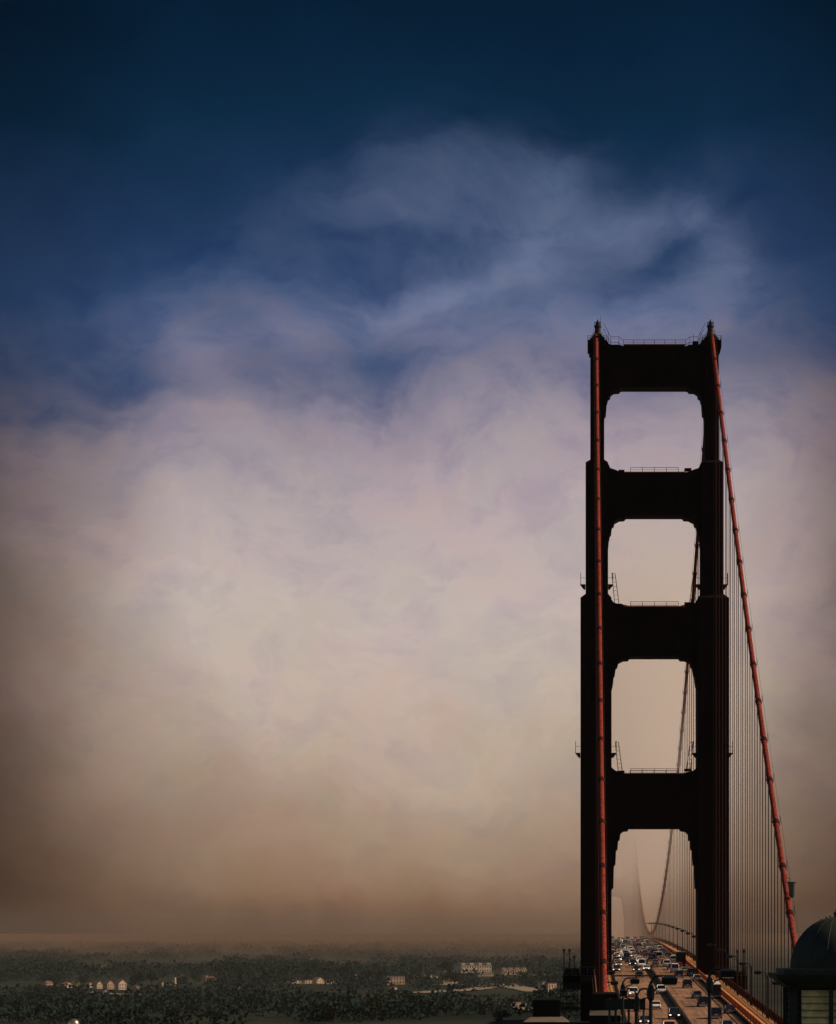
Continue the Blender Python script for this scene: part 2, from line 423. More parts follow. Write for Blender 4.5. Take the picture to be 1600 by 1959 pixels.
# ------------------------------------------------------------------ towers
def zz(y): return 10+(1785-y)/8.14
def xx(x): return (x-1252.2)/8.14
STEPS = [  # one portal each: upper-left corner steps and lower-left corner steps traced downwards (x, y in photo pixels)
    dict(top=[(1191,745),(1186,749),(1172,752),(1168,760),(1163,768),(1161,779),(1160,794),(1157,800)], bot=[(1157,884),(1165,892),(1168,899),(1180,903),(1185,906),(1200,908)]),
    dict(top=[(1200,990),(1196,994),(1182,997),(1175,1006),(1171,1012),(1170,1022),(1167,1030),(1165,1045),(1163.5,1050)], bot=[(1163.5,1143),(1172,1152),(1175,1156),(1185,1159),(1200,1161),(1208,1164)]),
    dict(top=[(1207,1259),(1203,1263),(1190,1265),(1182,1276),(1178,1284),(1177,1292),(1174,1305),(1173,1313),(1171.5,1318)], bot=[(1171,1470),(1178,1476),(1190,1479),(1207,1482)]),
    dict(top=[(1204,1586),(1202,1590),(1193,1591),(1186,1608),(1183,1610),(1182,1626),(1179,1631),(1178,1655),(1175,1660),(1174,1700),(1170.5,1705)], bot=None)]
def strut_poly(i):
    """outline of the strut above portal i: bottom edge with stepped haunches, top edge with those of the portal above"""
    left = []
    if i == 0: left += [(1151, 643), (1153, 648), (1156, 649), (1158, 655), (1162, 657), (1165, 662), (1170, 664), (1186, 664), (1192, 667)]
    else: left += STEPS[i-1]['bot']
    lowl = STEPS[i]['top'][::-1]
    def steps(P):
        Q = [P[0]]
        for a, b in zip(P, P[1:]):
            if abs(a[0]-b[0]) > 1.5 and abs(a[1]-b[1]) > 1.5:
                Q.append((a[0]+(b[0]-a[0])*.72, a[1]+(b[1]-a[1])*.22) if P is not lowl else (a[0]+(b[0]-a[0])*.22, a[1]+(b[1]-a[1])*.72))
            Q.append(b)
        return Q
    lowl = steps(lowl)
    L = [(xx(x), zz(y)) for x, y in left]            # from leg towards centre, top edge
    B = [(xx(x), zz(y)) for x, y in lowl]            # from leg towards centre, bottom edge
    xi = -11.5 if i == 0 else (-10.9 if i == 1 else -10.2)
    top = [(min(L[0][0], xi)-.8, L[0][1])] + L
    bot = [(min(B[0][0], xi)-.8, B[0][1])] + B
    return top + [(-x, z) for x, z in top[::-1]] + [(-x, z) for x, z in bot] + bot[::-1]
def tower(label, far=False, loc=(0, 0, 0)):
    t = thing('suspension_tower', label, 'bridge tower', loc)
    for s in (-1, 1):
        lb = MB()
        def stage(xo, xi, z0, z1, dy):
            lb.box(*sorted((s*xo, s*xi)), -dy, dy, z0, z1)
        def cham(a, b, z0, z1, dya, dyb):
            x0, x1 = sorted((s*a[0], s*a[1])); x2, x3 = sorted((s*b[0], s*b[1]))
            lb.frust((x0, x1, -dya, dya, z0), (x2, x3, -dyb, dyb, z1))
        stage(17.3, 10.05, -66, zz(1148), 5.0)
        cham((17.3, 10.05), (16.1, 10.85), zz(1148), zz(1140), 5.0, 4.4)
        stage(16.1, 10.85, zz(1140), zz(890), 4.4)
        cham((16.1, 10.85), (15.0, 11.75), zz(890), zz(884), 4.4, 3.8)
        stage(15.0, 11.75, zz(884), zz(664), 3.8)
        if far: lb.v = [(x, y, z) for x, y, z in lb.v]
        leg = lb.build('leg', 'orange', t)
        if not far:
            fl = MB()                        # raised vertical ribs of the cellular legs
            for (xa, xb, z0, z1, dy) in ((10.05, 17.3, 0, zz(1152), 5.0), (10.85, 16.1, zz(1138), zz(894), 4.4), (11.75, 15.0, zz(882), zz(672), 3.8)):
                n = 3
                for k in range(n):
                    xm = xa+(xb-xa)*(k+.5)/n; w = (xb-xa)/n*.26
                    fl.box(*sorted((s*(xm-w), s*(xm+w))), -dy-.1, -dy, z0, z1-1.2)
                    fl.box(*sorted((s*(xm-w), s*(xm+w))), dy, dy+.1, z0, z1-1.2)
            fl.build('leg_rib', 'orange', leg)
            # top platform, shoulder and beacon
            cp = MB(); c = s*13.4
            cp.box(c-2.25, c+2.25, -4.3, 4.3, zz(670), zz(657))
            cp.box(c-1.9, c+1.9, -3.6, 3.6, zz(678), zz(670))
            cp.frust((c-1.9, c+1.9, -3, 3, zz(657)), (c-1.15, c+1.15, -2, 2, zz(646)))
            cp.frust((c-1.15, c+1.15, -1.8, 1.8, zz(646)), (c-.8, c+.8, -1.2, 1.2, zz(641)))
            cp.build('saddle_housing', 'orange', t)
            cr_ = MB()
            for (x, y) in ((-2.2, -4.2), (2.2, -4.2), (-2.2, 4.2), (2.2, 4.2), (-2.2, 0), (2.2, 0)):
                cr_.bar((c+x, y, zz(657)), (c+x, y, zz(648.5)), .09)
            for zq in (zz(649), zz(653)):
                for a, b in (((-2.2, -4.2), (2.2, -4.2)), ((2.2, -4.2), (2.2, 4.2)), ((2.2, 4.2), (-2.2, 4.2)), ((-2.2, 4.2), (-2.2, -4.2))):
                    cr_.bar((c+a[0], a[1], zq), (c+b[0], b[1], zq), .07)
            cr_.build('platform_railing', 'orange_dark', t)
            bc = MB(); c2 = c + .15*(-s)
            bc.lathe([(1.0, zz(641)), (.85, zz(637)), (.74, zz(636)), (.68, zz(627)), (.86, zz(626)), (.86, zz(622.5)), (.3, zz(622))], 12, c2, 0)
            be = bc.build('beacon', 'dark', t)
            lt = MB(); lt.lathe([(.5, zz(623)), (.5, zz(618)), (.2, zz(615)), (.12, zz(611))], 10, c2, 0)
            for q in range(6):
                th = q*math.pi/3; lt.bar((c2+.72*math.cos(th), .72*math.sin(th), zz(624)), (c2+.72*math.cos(th), .72*math.sin(th), zz(616)), .1)
            lt.bar((c2+.6, 0, zz(620)), (c2+.65, 0, zz(605 if s < 0 else 611)), .06)
            for a in range(6):
                t0 = a*math.pi/3; t1 = t0+math.pi/3
                lt.bar((c2+.72*math.cos(t0), .72*math.sin(t0), zz(616.5)), (c2+.72*math.cos(t1), .72*math.sin(t1), zz(616.5)), .08)
            lt.build('lantern', 'dark', be)
            for q in (-1, 1):
                sb = MB(); sb.bar((c2+q*.9, -1, zz(636)), (c2+q*2.0, -1, zz(652)), .09); sb.bar((c2+q*.8, 1, zz(638)), (c2+q*1.9, 1, zz(652)), .09)
                sb.build('stay', 'dark', be)
            # inspection ladders and small landings on the inner and outer leg faces
            for (yl, xo, xi) in ((1115, 16.1, 10.85), (1437, 17.3, 10.05)):
                zl = zz(yl)
                for xe, dr in ((xo, 1), (xi, -1)):
                    lbm = MB(); x0 = s*xe; dd = s*dr
                    lbm.frust((*sorted((x0+dd*.05, x0+dd*.4)), -1.5, .5, zl-1.6), (*sorted((x0+dd*.05, x0+dd*1.25)), -1.5, .5, zl-.5))
                    for yb in (-1.5, .5):
                        lbm.bar((x0+dd*1.15, yb, zl-.5), (x0+dd*1.15, yb, zl+2.2), .10)
                    for k in range(3): lbm.bar((x0+dd*1.15, -1.5, zl+.2+k), (x0+dd*1.15, .5, zl+.2+k), .06)
                    lbm.bar((x0+dd*.1, -1.5, zl+1.0), (x0+dd*1.15, -1.5, zl+1.0), .07)
                    lbm.build('landing', 'dark', t)
                ld = MB(); xa = s*(xi-.9); z0 = zl-5.6; xb = s*(xi-1.9)
                for yq in (-1.6,):
                    ld.bar((xa, yq, zl+2.2), (xb, yq, z0-(3.2 if yl < 1200 else 2.5)), .13); ld.bar((xa-s*.75, yq, zl+2.0), (xb-s*.75, yq, z0), .13)
                    for k in range(8):
                        q = k/7.5; zq = zl+2.0+(z0-zl-2.0)*q; xq = xa+(xb-xa)*q*.9; ld.bar((xq, yq, zq), (xq-s*.75, yq, zq), .07)
                ld.build('ladder', 'dark', t)
    for i in range(4):
        d = 3.0 if i < 2 else 3.4
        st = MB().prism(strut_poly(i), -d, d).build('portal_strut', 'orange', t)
        if not far:
            zt = zz((665, 908, 1164, 1482)[i]); zb = zz((745, 990, 1259, 1586)[i])
            fb = MB(); n = 9; wdt = 6.0                   # vertical fluting of the strut faces
            for k in range(n):
                xm = -wdt + 2*wdt*k/(n-1); fb.box(xm-.32, xm+.32, -d-.2, -d, zb+1.2, zt-1.2)
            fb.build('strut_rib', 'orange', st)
            pl = MB(); pl.box(-7.2, 7.2, -d-.5, d+.5, zt-.02, zt+.16); pl.build('strut_walkway', 'rail', st)  # lit ledge top put into a brighter paint than the strut
            rl = MB(); w = 7.3 if i == 0 else 5.6; h = 1.15
            for y in (-d-.4, d+.4):
                rl.bar((-w, y, zt+h), (w, y, zt+h), .09); rl.bar((-w, y, zt+h*.55), (w, y, zt+h*.55), .05)
                nn_ = 7 if i == 0 else 5
                for k in range(nn_): xk = -w+2*w*k/(nn_-1); rl.bar((xk, y, zt), (xk, y, zt+h), .09)
            if i == 0:
                for q in (-1, 1):                      # handrail of the stepped ends
                    for y in (-3.2, 3.2):
                        P = [(q*7.3, y, zt+1.1), (q*8.3, y, zt+1.9), (q*10.2, y, zt+1.9), (q*10.8, y, zt+3.0), (q*11.9, y, zt+5.0)]
                        for a, b in zip(P, P[1:]): rl.bar(a, b, .08)
                        for p in P[1:4]: rl.bar(p, (p[0], y, zt+.3), .08)
                rl.bar((9.2, -1, zt), (9.2, -1, zt+3.0), .08)
                rl.box(9.0, 10.4, -2, 0, zt+.7, zt+1.15)
            else:
                rl.box(-8.4, -7.0, -2, 0, zt+.1, zt+.85) if i != 2 else rl.box(-9.0, -7.4, -2, 0, zt+.2, zt+.9)
                rl.box(7.1, 8.7, -2, 0, zt+.7, zt+1.25)
            rl.build('walkway_railing', 'orange_dark', st)
    if not far:
        for s in (-1, 1):                                # small haunch blocks where the struts meet the legs
            hb = MB(); hb.box(*sorted((s*17.3, s*18.0)), -3, 3, -.6, -.1)
            pb = MB()                                    # sidewalk balcony round the outside of the leg
            x0, x1 = sorted((s*17.35, s*21.4))
            pb.box(x0, x1, -9, 9, -1.6, .1)
            pb.box(*sorted((s*13.8, s*21.4)), -9, -5.4, -1.6, .1); pb.box(*sorted((s*13.8, s*21.4)), 5.4, 9, -1.6, .1)
            pb.box(x0, x1, -8, 8, -3.2, -1.64)
            o = pb.build('balcony', 'dark', t)
            rb = MB()
            for k in range(9):
                yk = -8.8+k*2.2; rb.bar((s*21.2, yk, .1), (s*21.2, yk, 2.1), .14)
            for k in range(5):
                xk = s*(14+k*1.75); rb.bar((xk, -8.8, .1), (xk, -8.8, 2.1), .14)
            for zq in (.7, 1.4, 2.1):
                rb.bar((s*21.2, -8.9, zq), (s*21.2, 8.9, zq), .12); rb.bar((s*13.9, -8.9, zq), (s*21.2, -8.9, zq), .12)
            if s < 0: rb.box(-21.3, -17.4, -8.7, -8.5, .2, 1.8)
            else: rb.box(17.6, 21.2, -8.7, -8.5, .2, 1.1)
            rb.build('balcony_railing', 'dark', o)
    return t
tower('near orange tower in black shade with four stacked portals framing the traffic')
tower('distant tower fading into the fog beyond the traffic', True, (0, 1280, 0))
pier = thing('tower_pier', 'concrete pier under the near tower', 'pier', (0, 0, -67))
MB().frust((-24, 24, -14, 14, -4), (-22, 22, -12, 12, 8)).build('pier_block', 'concrete', pier)
pier2 = thing('tower_pier', 'oval concrete pier under the distant tower', 'pier', (0, 1280, -67))
MB().frust((-26, 26, -17, 17, -4), (-24, 24, -15, 15, 8)).build('pier_block', 'concrete', pier2)

# poles with small heads beside the tower
def pole_pair(px, top, label, d=672):
    x, y, z = at(px, top, d)
    t = thing('signal_pole', label, 'pole', (x, y, .1))
    MB().tube([(0, 0, 0), (0, 0, z-.6)], .13, 6).build('pole', 'dark', t)
    MB().lathe([(.15, z-.9), (.30, z-.5), (.30, z-.1), (.1, z)], 8).build('cap', 'dark', t)
pole_pair(1079.5, 1816, 'leftmost of two tall poles with capped heads left of the tower foot')
pole_pair(1090, 1816, 'right one of two tall poles with capped heads left of the tower foot')
pole_pair(1099, 1829, 'short thin pole beside the left tower foot nearest the leg')
pole_pair(1424, 1817, 'thick dark pole standing at the outer corner of the right-hand balcony')
pole_pair(1411, 1818, 'thin dark mast on the right-hand balcony just outside the tower leg')

# maintenance cage hanging below the left balcony
mc = thing('maintenance_cage', 'open lattice scaffold cage hanging below the balcony left of the tower', 'scaffold', (-19.9, -7.5, -7.4))
cg = MB(); W_ = 2.0; Hh = 5.6
for x in (-W_, -.6, .8, W_):
    for y in (-1.5, 1.5): cg.bar((x, y, 0), (x, y, Hh), .16)
for z in (0.1, 1.0, 2.6, 3.9, Hh):
    for y in (-1.5, 1.5): cg.bar((-W_, y, z), (W_, y, z), .18)
    for x in (-W_, W_): cg.bar((x, -1.5, z), (x, 1.5, z), .15)
for a, b in (((-W_, 1.0), (-.6, 2.6)), ((W_, 1.0), (.8, 2.6)), ((-W_, 3.9), (-.6, 5.5)), ((W_, 3.9), (.8, 5.5)), ((-.6, 0), (.8, 1.0))):
    cg.bar((a[0], -1.5, a[1]), (b[0], -1.5, b[1]), .14)
cg.build('lattice_frame', 'dark', mc)
MB().box(-2.3, 2.3, -1.7, 1.7, -.5, 0).build('floor_platform', 'dark', mc)
MB().box(-1.2, 1.2, -.8, .8, .02, .9).build('equipment_box', 'concrete', mc)

# ------------------------------------------------------------------ street lamps on the bridge
ORD = ['first', 'second', 'third', 'fourth', 'fifth', 'sixth', 'seventh', 'eighth', 'ninth', 'tenth', 'eleventh', 'twelfth', 'thirteenth', 'fourteenth', 'fifteenth',
       'sixteenth', 'seventeenth', 'eighteenth', 'nineteenth', 'twentieth', 'twenty-first', 'twenty-second', 'twenty-third', 'twenty-fourth', 'twenty-fifth', 'twenty-sixth',
       'twenty-seventh', 'twenty-eighth', 'twenty-ninth', 'thirtieth', 'thirty-first', 'thirty-second', 'thirty-third', 'thirty-fourth', 'thirty-fifth']
def bridge_lamp(s):
    t = thing('street_lamp', 'x', 'street lamp', (0, 0, 0))
    h = 7.6
    MB().tube([(0, 0, 0), (0, 0, .8), (0, 0, .85), (0, 0, h-.7), (-s*.15, 0, h-.35), (-s*.5, 0, h-.1), (-s*1.0, 0, h)], [.24, .24, .16, .13, .12, .11, .1], 8).build('pole', 'dark', t)
    MB().tube([(0, 0, h-1.2), (-s*.35, 0, h-.75), (-s*.9, 0, h-.45), (-s*1.3, 0, h-.25)], .05, 6).build('bracket', 'dark', t)
    for k in range(2): pass
    hd = MB(); x0, x1 = sorted((-s*.95, -s*2.2)); hd.frust((x0+.1, x1-.1, -.24, .24, h-.40), (x0, x1, -.32, .32, h-.02)); hd.frust((x0, x1, -.28, .28, h-.018), (x0+.25, x1-.25, -.1, .1, h+.16))
    hd = hd.build('lamp_head', 'dark', t)
    MB().box(x0+.3, x1-.3, -.17, .17, h-.47, h-.405).build('diffuser', 'diffuser', hd)
    return t
for s in (1, -1):
    proto = bridge_lamp(s); n = 0
    for k in range(20):
        u = -254 + 45.72*k
        side = 'right-hand' if s > 0 else 'left-hand'
        lab = 'hooked street lamp on the %s side of the bridge, %s from the camera' % (side, ORD[k])
        g = 'street lamps along the bridge'
        loc = (s*13.5, u, zdeck(u)+.32)
        if k == 0: o = proto; o.location = loc; o['label'] = lab; o['group'] = g
        else: dup(proto, lab, g, loc)

# ------------------------------------------------------------------ vehicles
def add_wheels(t, w, pos, r, parts=True):
    for (x, y) in pos:
        s = 1 if x > 0 else -1
        wb = MB(); n = 12
        vs = []
        for xx_ in (x, x-s*.22):
            for k in range(n): th = 2*math.pi*k/n; vs.append((xx_, y+r*math.cos(th), r+r*math.sin(th)))
        fs = [tuple(range(n)), tuple(range(n, 2*n))[::-1]] + [(k, n+k, n+(k+1) % n, (k+1) % n) for k in range(n)]
        wb.add(vs, fs); wb.build('wheel', 'tyre', t)
def loft(secs):
    """sections along y: (y, [(x,z)...half outline from bottom centre out and up])"""
    mb = MB(); n = len(secs[0][1])
    for y, pr in secs:
        for x, z in pr: mb.v.append((x, y, z))
        for x, z in pr[::-1]: mb.v.append((-x, y, z))
    m = 2*n
    for i in range(len(secs)-1):
        for k in range(m):
            k2 = (k+1) % m; mb.f.append((i*m+k, i*m+k2, (i+1)*m+k2, (i+1)*m+k))
    mb.f.append(tuple(range(m))); mb.f.append(tuple(range((len(secs)-1)*m, len(secs)*m))[::-1])
    return mb
# vehicles face +y (away from the camera)
def car_proto(kind, lights):
    t = thing(kind, 'x', 'car', (0, 0, 0))
    if kind == 'sedan': L, w, h0, h1, gl = 4.6, .90, .92, 1.42, (-1.75, -1.15, .45, 1.15)
    elif kind == 'hatchback': L, w, h0, h1, gl = 4.1, .88, .95, 1.50, (-2.0, -1.45, .5, 1.2)
    elif kind == 'suv': L, w, h0, h1, gl = 4.8, .97, 1.10, 1.80, (-2.3, -2.0, .6, 1.3)
    elif kind == 'van': L, w, h0, h1, gl = 5.4, 1.02, 1.25, 2.25, (-2.65, -2.5, 1.3, 2.0)
    h = L/2
    def pr(z1, ww): return [(0, .28), (ww*.9, .28), (ww, .45), (ww, z1*.72), (ww*.93, z1), (0, z1+.03)]
    body = loft([(-h, pr(h0*.80, w*.86)), (-h+.15, pr(h0*.97, w*.97)), (-h*.5, pr(h0, w)), (h*.3, pr(h0, w)), (h-.9, pr(h0*.93, w)), (h-.15, pr(h0*.80, w*.95)), (h, pr(h0*.68, w*.82))])
    bo = body.build('body', 'white', t, smooth=True)
    y0, y1, y2, y3 = gl
    wt = w*.78; wb_ = w*.92
    gh = MB()
    gh.add([(-wb_, y0, h0-.02), (wb_, y0, h0-.02), (wb_, y3, h0-.02), (-wb_, y3, h0-.02), (-wt, y1, h1-.06), (wt, y1, h1-.06), (wt, y2, h1-.06), (-wt, y2, h1-.06)],
           [(0, 3, 2, 1), (4, 5, 6, 7), (0, 1, 5, 4), (1, 2, 6, 5), (2, 3, 7, 6), (3, 0, 4, 7)])
    gh.build('window', 'glass', t)
    rf = MB(); rf.frust((-wt-.02, wt+.02, y1-.05, y2+.05, h1-.058), (-wt+.1, wt-.1, y1+.12, y2-.12, h1)); 
    for q in (-1, 1):
        rf.tube([(q*wb_, y0, h0), (q*wt, y1, h1-.04)], .05, 4); rf.tube([(q*wb_, y3, h0), (q*wt, y2, h1-.04)], .05, 4)
        rf.tube([(q*wb_*1.0, (y0+y3)/2, h0), (q*wt, (y1+y2)/2, h1-.04)], .045, 4)
    rf.build('roof', 'white', t)
    r = .33 if kind in ('sedan', 'hatchback') else .38
    add_wheels(t, w, [(q*(w+.01), y) for q in (-1, 1) for y in (-h+.85, h-.85)], r)
    for q in (-1, 1):
        MB().box(*sorted((q*(w+.01), q*(w+.2))), y3-.55, y3-.4, h0-.03, h0+.14).build('wing_mirror', 'blackc', t)
    MB().box(-w*.85, w*.85, -h-.06, -h+.04, .36, .56).build('bumper', 'silver' if kind != 'van' else 'blackc', t)
    MB().box(-w*.85, w*.85, h-.04, h+.06, .32, .5).build('bumper', 'blackc', t)
    for q in (-1, 1):
        MB().box(*sorted((q*w*.55, q*w*.88)), h-.12, h+.07, h0*.60, h0*.60+.17).build('headlight', 'lamp_on' if lights else 'silver', t)
        MB().box(*sorted((q*w*.62, q*w*.90)), -h-.03, -h+.1, h0*.66, h0*.66+.17).build('tail_light', 'tail', t)
    MB().box(-.26, .26, -h-.075, -h-.055, h0*.62, h0*.62+.12).build('number_plate', 'white', t)
    return t
def coach_proto():
    t = thing('minibus', 'x', 'bus', (0, 0, 0)); w = 1.12
    MB().box(-w, w, -3.4, 3.3, .4, 2.75).build('body', 'blue', t)
    MB().frust((-w-.01, w+.01, -3.42, 3.3, 2.75), (-w+.25, w-.25, -3.1, 3.0, 3.12)).build('roof', 'white', t)
    MB().box(-w+.15, w-.15, -3.44, -3.41, 1.45, 2.45).build('rear_window', 'glass', t)
    for q in (-1, 1): MB().box(*sorted((q*w, q*(w+.02))), -3.0, 2.9, 1.5, 2.4).build('side_window', 'glass', t)
    MB().box(-w+.1, w-.1, 3.3, 3.33, 1.3, 2.5).build('windscreen', 'glass', t)
    add_wheels(t, w, [(q*(w+.01), y) for q in (-1, 1) for y in (-2.2, 2.2)], .45)
    MB().box(-w, w, -3.5, -3.41, .42, .62).build('bumper', 'silver', t)
    for q in (-1, 1): MB().box(*sorted((q*.85, q*1.05)), -3.45, -3.405, .8, 1.2).build('tail_light', 'tail', t)
    return t
def truck_proto():
    t = thing('box_truck', 'x', 'truck', (0, 0, 0)); w = 1.25
    MB().box(-w, w, -4.2, 1.8, .95, 3.7).build('cargo_box', 'blackc', t)
    MB().frust((-1.1, 1.1, 1.95, 4.1, .5), (-1.0, 1.0, 2.0, 3.5, 2.7)).build('cab', 'grey', t)
    MB().box(-.9, .9, -4.0, 3.8, .55, .9).build('chassis', 'tyre', t)
    MB().box(-1.15, 1.15, -4.23, -4.205, 1.1, 3.5).build('rear_door', 'black', t)
    add_wheels(t, w, [(q*(w-.02), y) for q in (-1, 1) for y in (-2.8, 3.0)], .48)
    for q in (-1, 1): MB().box(*sorted((q*.9, q*1.1)), -4.06, -4.0, .65, .85).build('tail_light', 'tail', t)
    return t
PROTO = {}
for k in ('sedan', 'hatchback', 'suv', 'van'):
    for l in (0, 1): PROTO[(k, l)] = car_proto(k, l)
PROTO[('minibus', 0)] = coach_proto(); PROTO[('box_truck', 0)] = truck_proto()
USED = set(); LANE_OCC = {}
LANES = [-7.75, -4.65, -1.75, 1.75, 4.65, 7.75]
LNAME = {-7.75: 'outer oncoming lane', -4.65: 'middle oncoming lane', -1.75: 'inner oncoming lane', 1.75: 'inner outbound lane', 4.65: 'middle outbound lane', 7.75: 'kerbside outbound lane'}
CNAME = {'white': 'white', 'silver': 'silver', 'grey': 'grey', 'blackc': 'black', 'blue': 'dark blue', 'red': 'red', 'tan': 'tan', 'orangec': 'orange', 'green': 'dark green'}
def solve_u(py):
    lo, hi = -330., 640.
    for _ in range(50):
        m = (lo+hi)/2; y = VY+FPX*(CAMZ-zdeck(m))/(680+m)
        if y > py: lo = m
        else: hi = m
    return (lo+hi)/2
CARS = []
def want(px, py, kind, col, on=1):
    u = solve_u(py); x = CAMX+(px-VX)/FPX*(680+u)
    lane = min(LANES, key=lambda l: abs(l-x))
    if abs(lane-x) > .9: x = lane + (.9 if x > lane else -.9)
    L = {'box_truck': 4.2, 'minibus': 3.4}.get(kind, 2.4)
    CARS.append([lane, u+L, x, kind, col, on])
# outbound (rear towards the camera)
for a in ((1316, 1891, 'suv', 'blackc'), (1334, 1911, 'sedan', 'grey'), (1338, 1878, 'hatchback', 'silver'), (1300, 1872, 'suv', 'blue'), (1324, 1868, 'suv', 'green'),
          (1284, 1856, 'hatchback', 'blackc'), (1292, 1862, 'van', 'white'), (1346, 1927, 'suv', 'blackc'), (1254, 1847, 'sedan', 'red'), (1249, 1838, 'suv', 'blackc'),
          (1268, 1835, 'sedan', 'tan'), (1304, 1849, 'box_truck', 'blackc'), (1274, 1823, 'sedan', 'silver'), (1250, 1823, 'sedan', 'tan'), (1376, 1911, 'minibus', 'blue'),
          (1397, 1940, 'sedan', 'blue'), (1371, 1950, 'suv', 'blackc'), (1392, 1972, 'hatchback', 'grey'), (1272, 1845, 'sedan', 'grey'), (1290, 1838, 'hatchback', 'white'),
          (1310, 1862, 'sedan', 'tan')):
    want(*a)
# oncoming (headlights towards the camera)
for a in ((1237, 1858, 'sedan', 'white'), (1219, 1860, 'sedan', 'blackc'), (1211, 1849, 'suv', 'blackc'), (1184, 1850, 'sedan', 'tan'), (1225, 1871, 'sedan', 'blackc', 0),
          (1266, 1903, 'suv', 'white', 0), (1258, 1932, 'sedan', 'white', 0), (1229, 1936, 'hatchback', 'white'), (1214, 1908, 'suv', 'white'), (1291, 1951, 'suv', 'blackc'),
          (1235, 1962, 'sedan', 'grey'), (1281, 1984, 'van', 'orangec', 0), (1181, 1833, 'hatchback', 'white'), (1193, 1830, 'suv', 'white'), (1213, 1833, 'sedan', 'tan'), (1207, 1824, 'sedan', 'white'),
          (1179, 1861, 'suv', 'grey'), (1184, 1840, 'sedan', 'white'), (1192, 1818, 'suv', 'silver')):
    want(*a)
rnd = random.Random(3)
for l in LANES:
    u = 55 + rnd.random()*18
    while u < 600:
        ok = all(not (c[0] == l and abs(c[1]-u) < 10) for c in CARS)
        if ok:
            CARS.append([l, u, l+rnd.uniform(-.25, .25), rnd.choice(['sedan', 'sedan', 'suv', 'suv', 'hatchback', 'van']),
                         rnd.choice(['white', 'white', 'silver', 'grey', 'blackc', 'blackc', 'blue', 'tan', 'red']), 1 if rnd.random() < .45 else 0])
        u += rnd.uniform(13, 30)
CARS.sort(key=lambda c: c[1])
cnt = {}
for lane, u, x, kind, col, on in CARS:
    if any(abs(u-q) < 5.6 for q in LANE_OCC.get(lane, [])): continue
    LANE_OCC.setdefault(lane, []).append(u)
    k = (kind, on if lane < 0 else 0)
    if k not in PROTO: k = (kind, 0)
    side = 'before' if u < 0 else 'beyond'
    cnt[(lane, side)] = cnt.get((lane, side), 0)+1
    od = ORD[cnt[(lane, side)]-1]
    nk = kind.replace('_', ' ')
    lab = '%s %s, %s vehicle in the %s %s the tower' % (CNAME[col] if kind not in ('minibus', 'box_truck') else ('dark blue white-roofed' if kind == 'minibus' else 'tall black'), nk, od, LNAME[lane], side if side == 'beyond' else 'before')
    z = zdeck(u); slope = (zdeck(u+1)-zdeck(u-1))/2
    away = lane > 0
    grp = 'cars driving away across the bridge' if away else 'cars coming towards the camera across the bridge'
    if k in USED: o = dup(PROTO[k], lab, grp)
    else: o = PROTO[k]; USED.add(k); o['label'] = lab; o['group'] = grp
    o.location = (x, u, z+.012); o.rotation_euler = (math.atan(slope) if away else -math.atan(slope), 0, 0 if away else math.pi)
    for ch in o.children:
        base = ch.name.split('.')[0]
        if base in ('body', 'roof') and kind not in ('minibus', 'box_truck'):
            ch.material_slots[0].link = 'OBJECT'; ch.material_slots[0].material = M[col]
for k, o in PROTO.items():
    if k not in USED:
        for ch in list(o.children): bpy.data.objects.remove(ch)
        bpy.data.objects.remove(o)

# ------------------------------------------------------------------ anchorage pylons and big approach lamps
def pylon(x, d, label, half, ztop, wide):
    y = CAMY+d
    t = thing('concrete_pylon', label, 'pylon', (x, y, -40))
    o = MB()
    o.box(-half, half, -half*.8, half*.8, 40+ztop-2.15, 40+ztop-.15); o.frust((-half, half, -half*.8, half*.8, 40+ztop-.15), (-half+.2, half-.2, -half*.7, half*.7, 40+ztop+.05))
    o.build('cap_block', 'concrete_dark', t)
    s = MB(); s.box(-wide, wide, -wide*.9, wide*.9, 0, 40+ztop-2.75)
    s.build('shaft', 'concrete_dark', t)
    c = MB(); c.frust((-wide-.02, wide+.02, -wide*.92, wide*.92, 40+ztop-2.75), (-half-.3, half+.3, -half*.9, half*.9, 40+ztop-2.16)); c.build('sloped_shoulder', 'concrete', t)  # sunlit slope put into a paler concrete than the blocks around it
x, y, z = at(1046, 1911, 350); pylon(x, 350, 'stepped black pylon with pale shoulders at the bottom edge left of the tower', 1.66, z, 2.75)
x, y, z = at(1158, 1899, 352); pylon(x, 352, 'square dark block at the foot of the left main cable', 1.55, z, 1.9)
pl = thing('anchor_wall', 'dark wall below the left main cable at the bottom of the photo', 'wall', (-16.0, -327, -40))
MB().box(-2.0, 1.6, -3, 3, 0, 38.9).build('wall_block', 'concrete_dark', pl)
MB().box(-2.1, 1.7, -3.1, 3.1, 38.9, 39.1).build('coping', 'concrete_dark', pl)

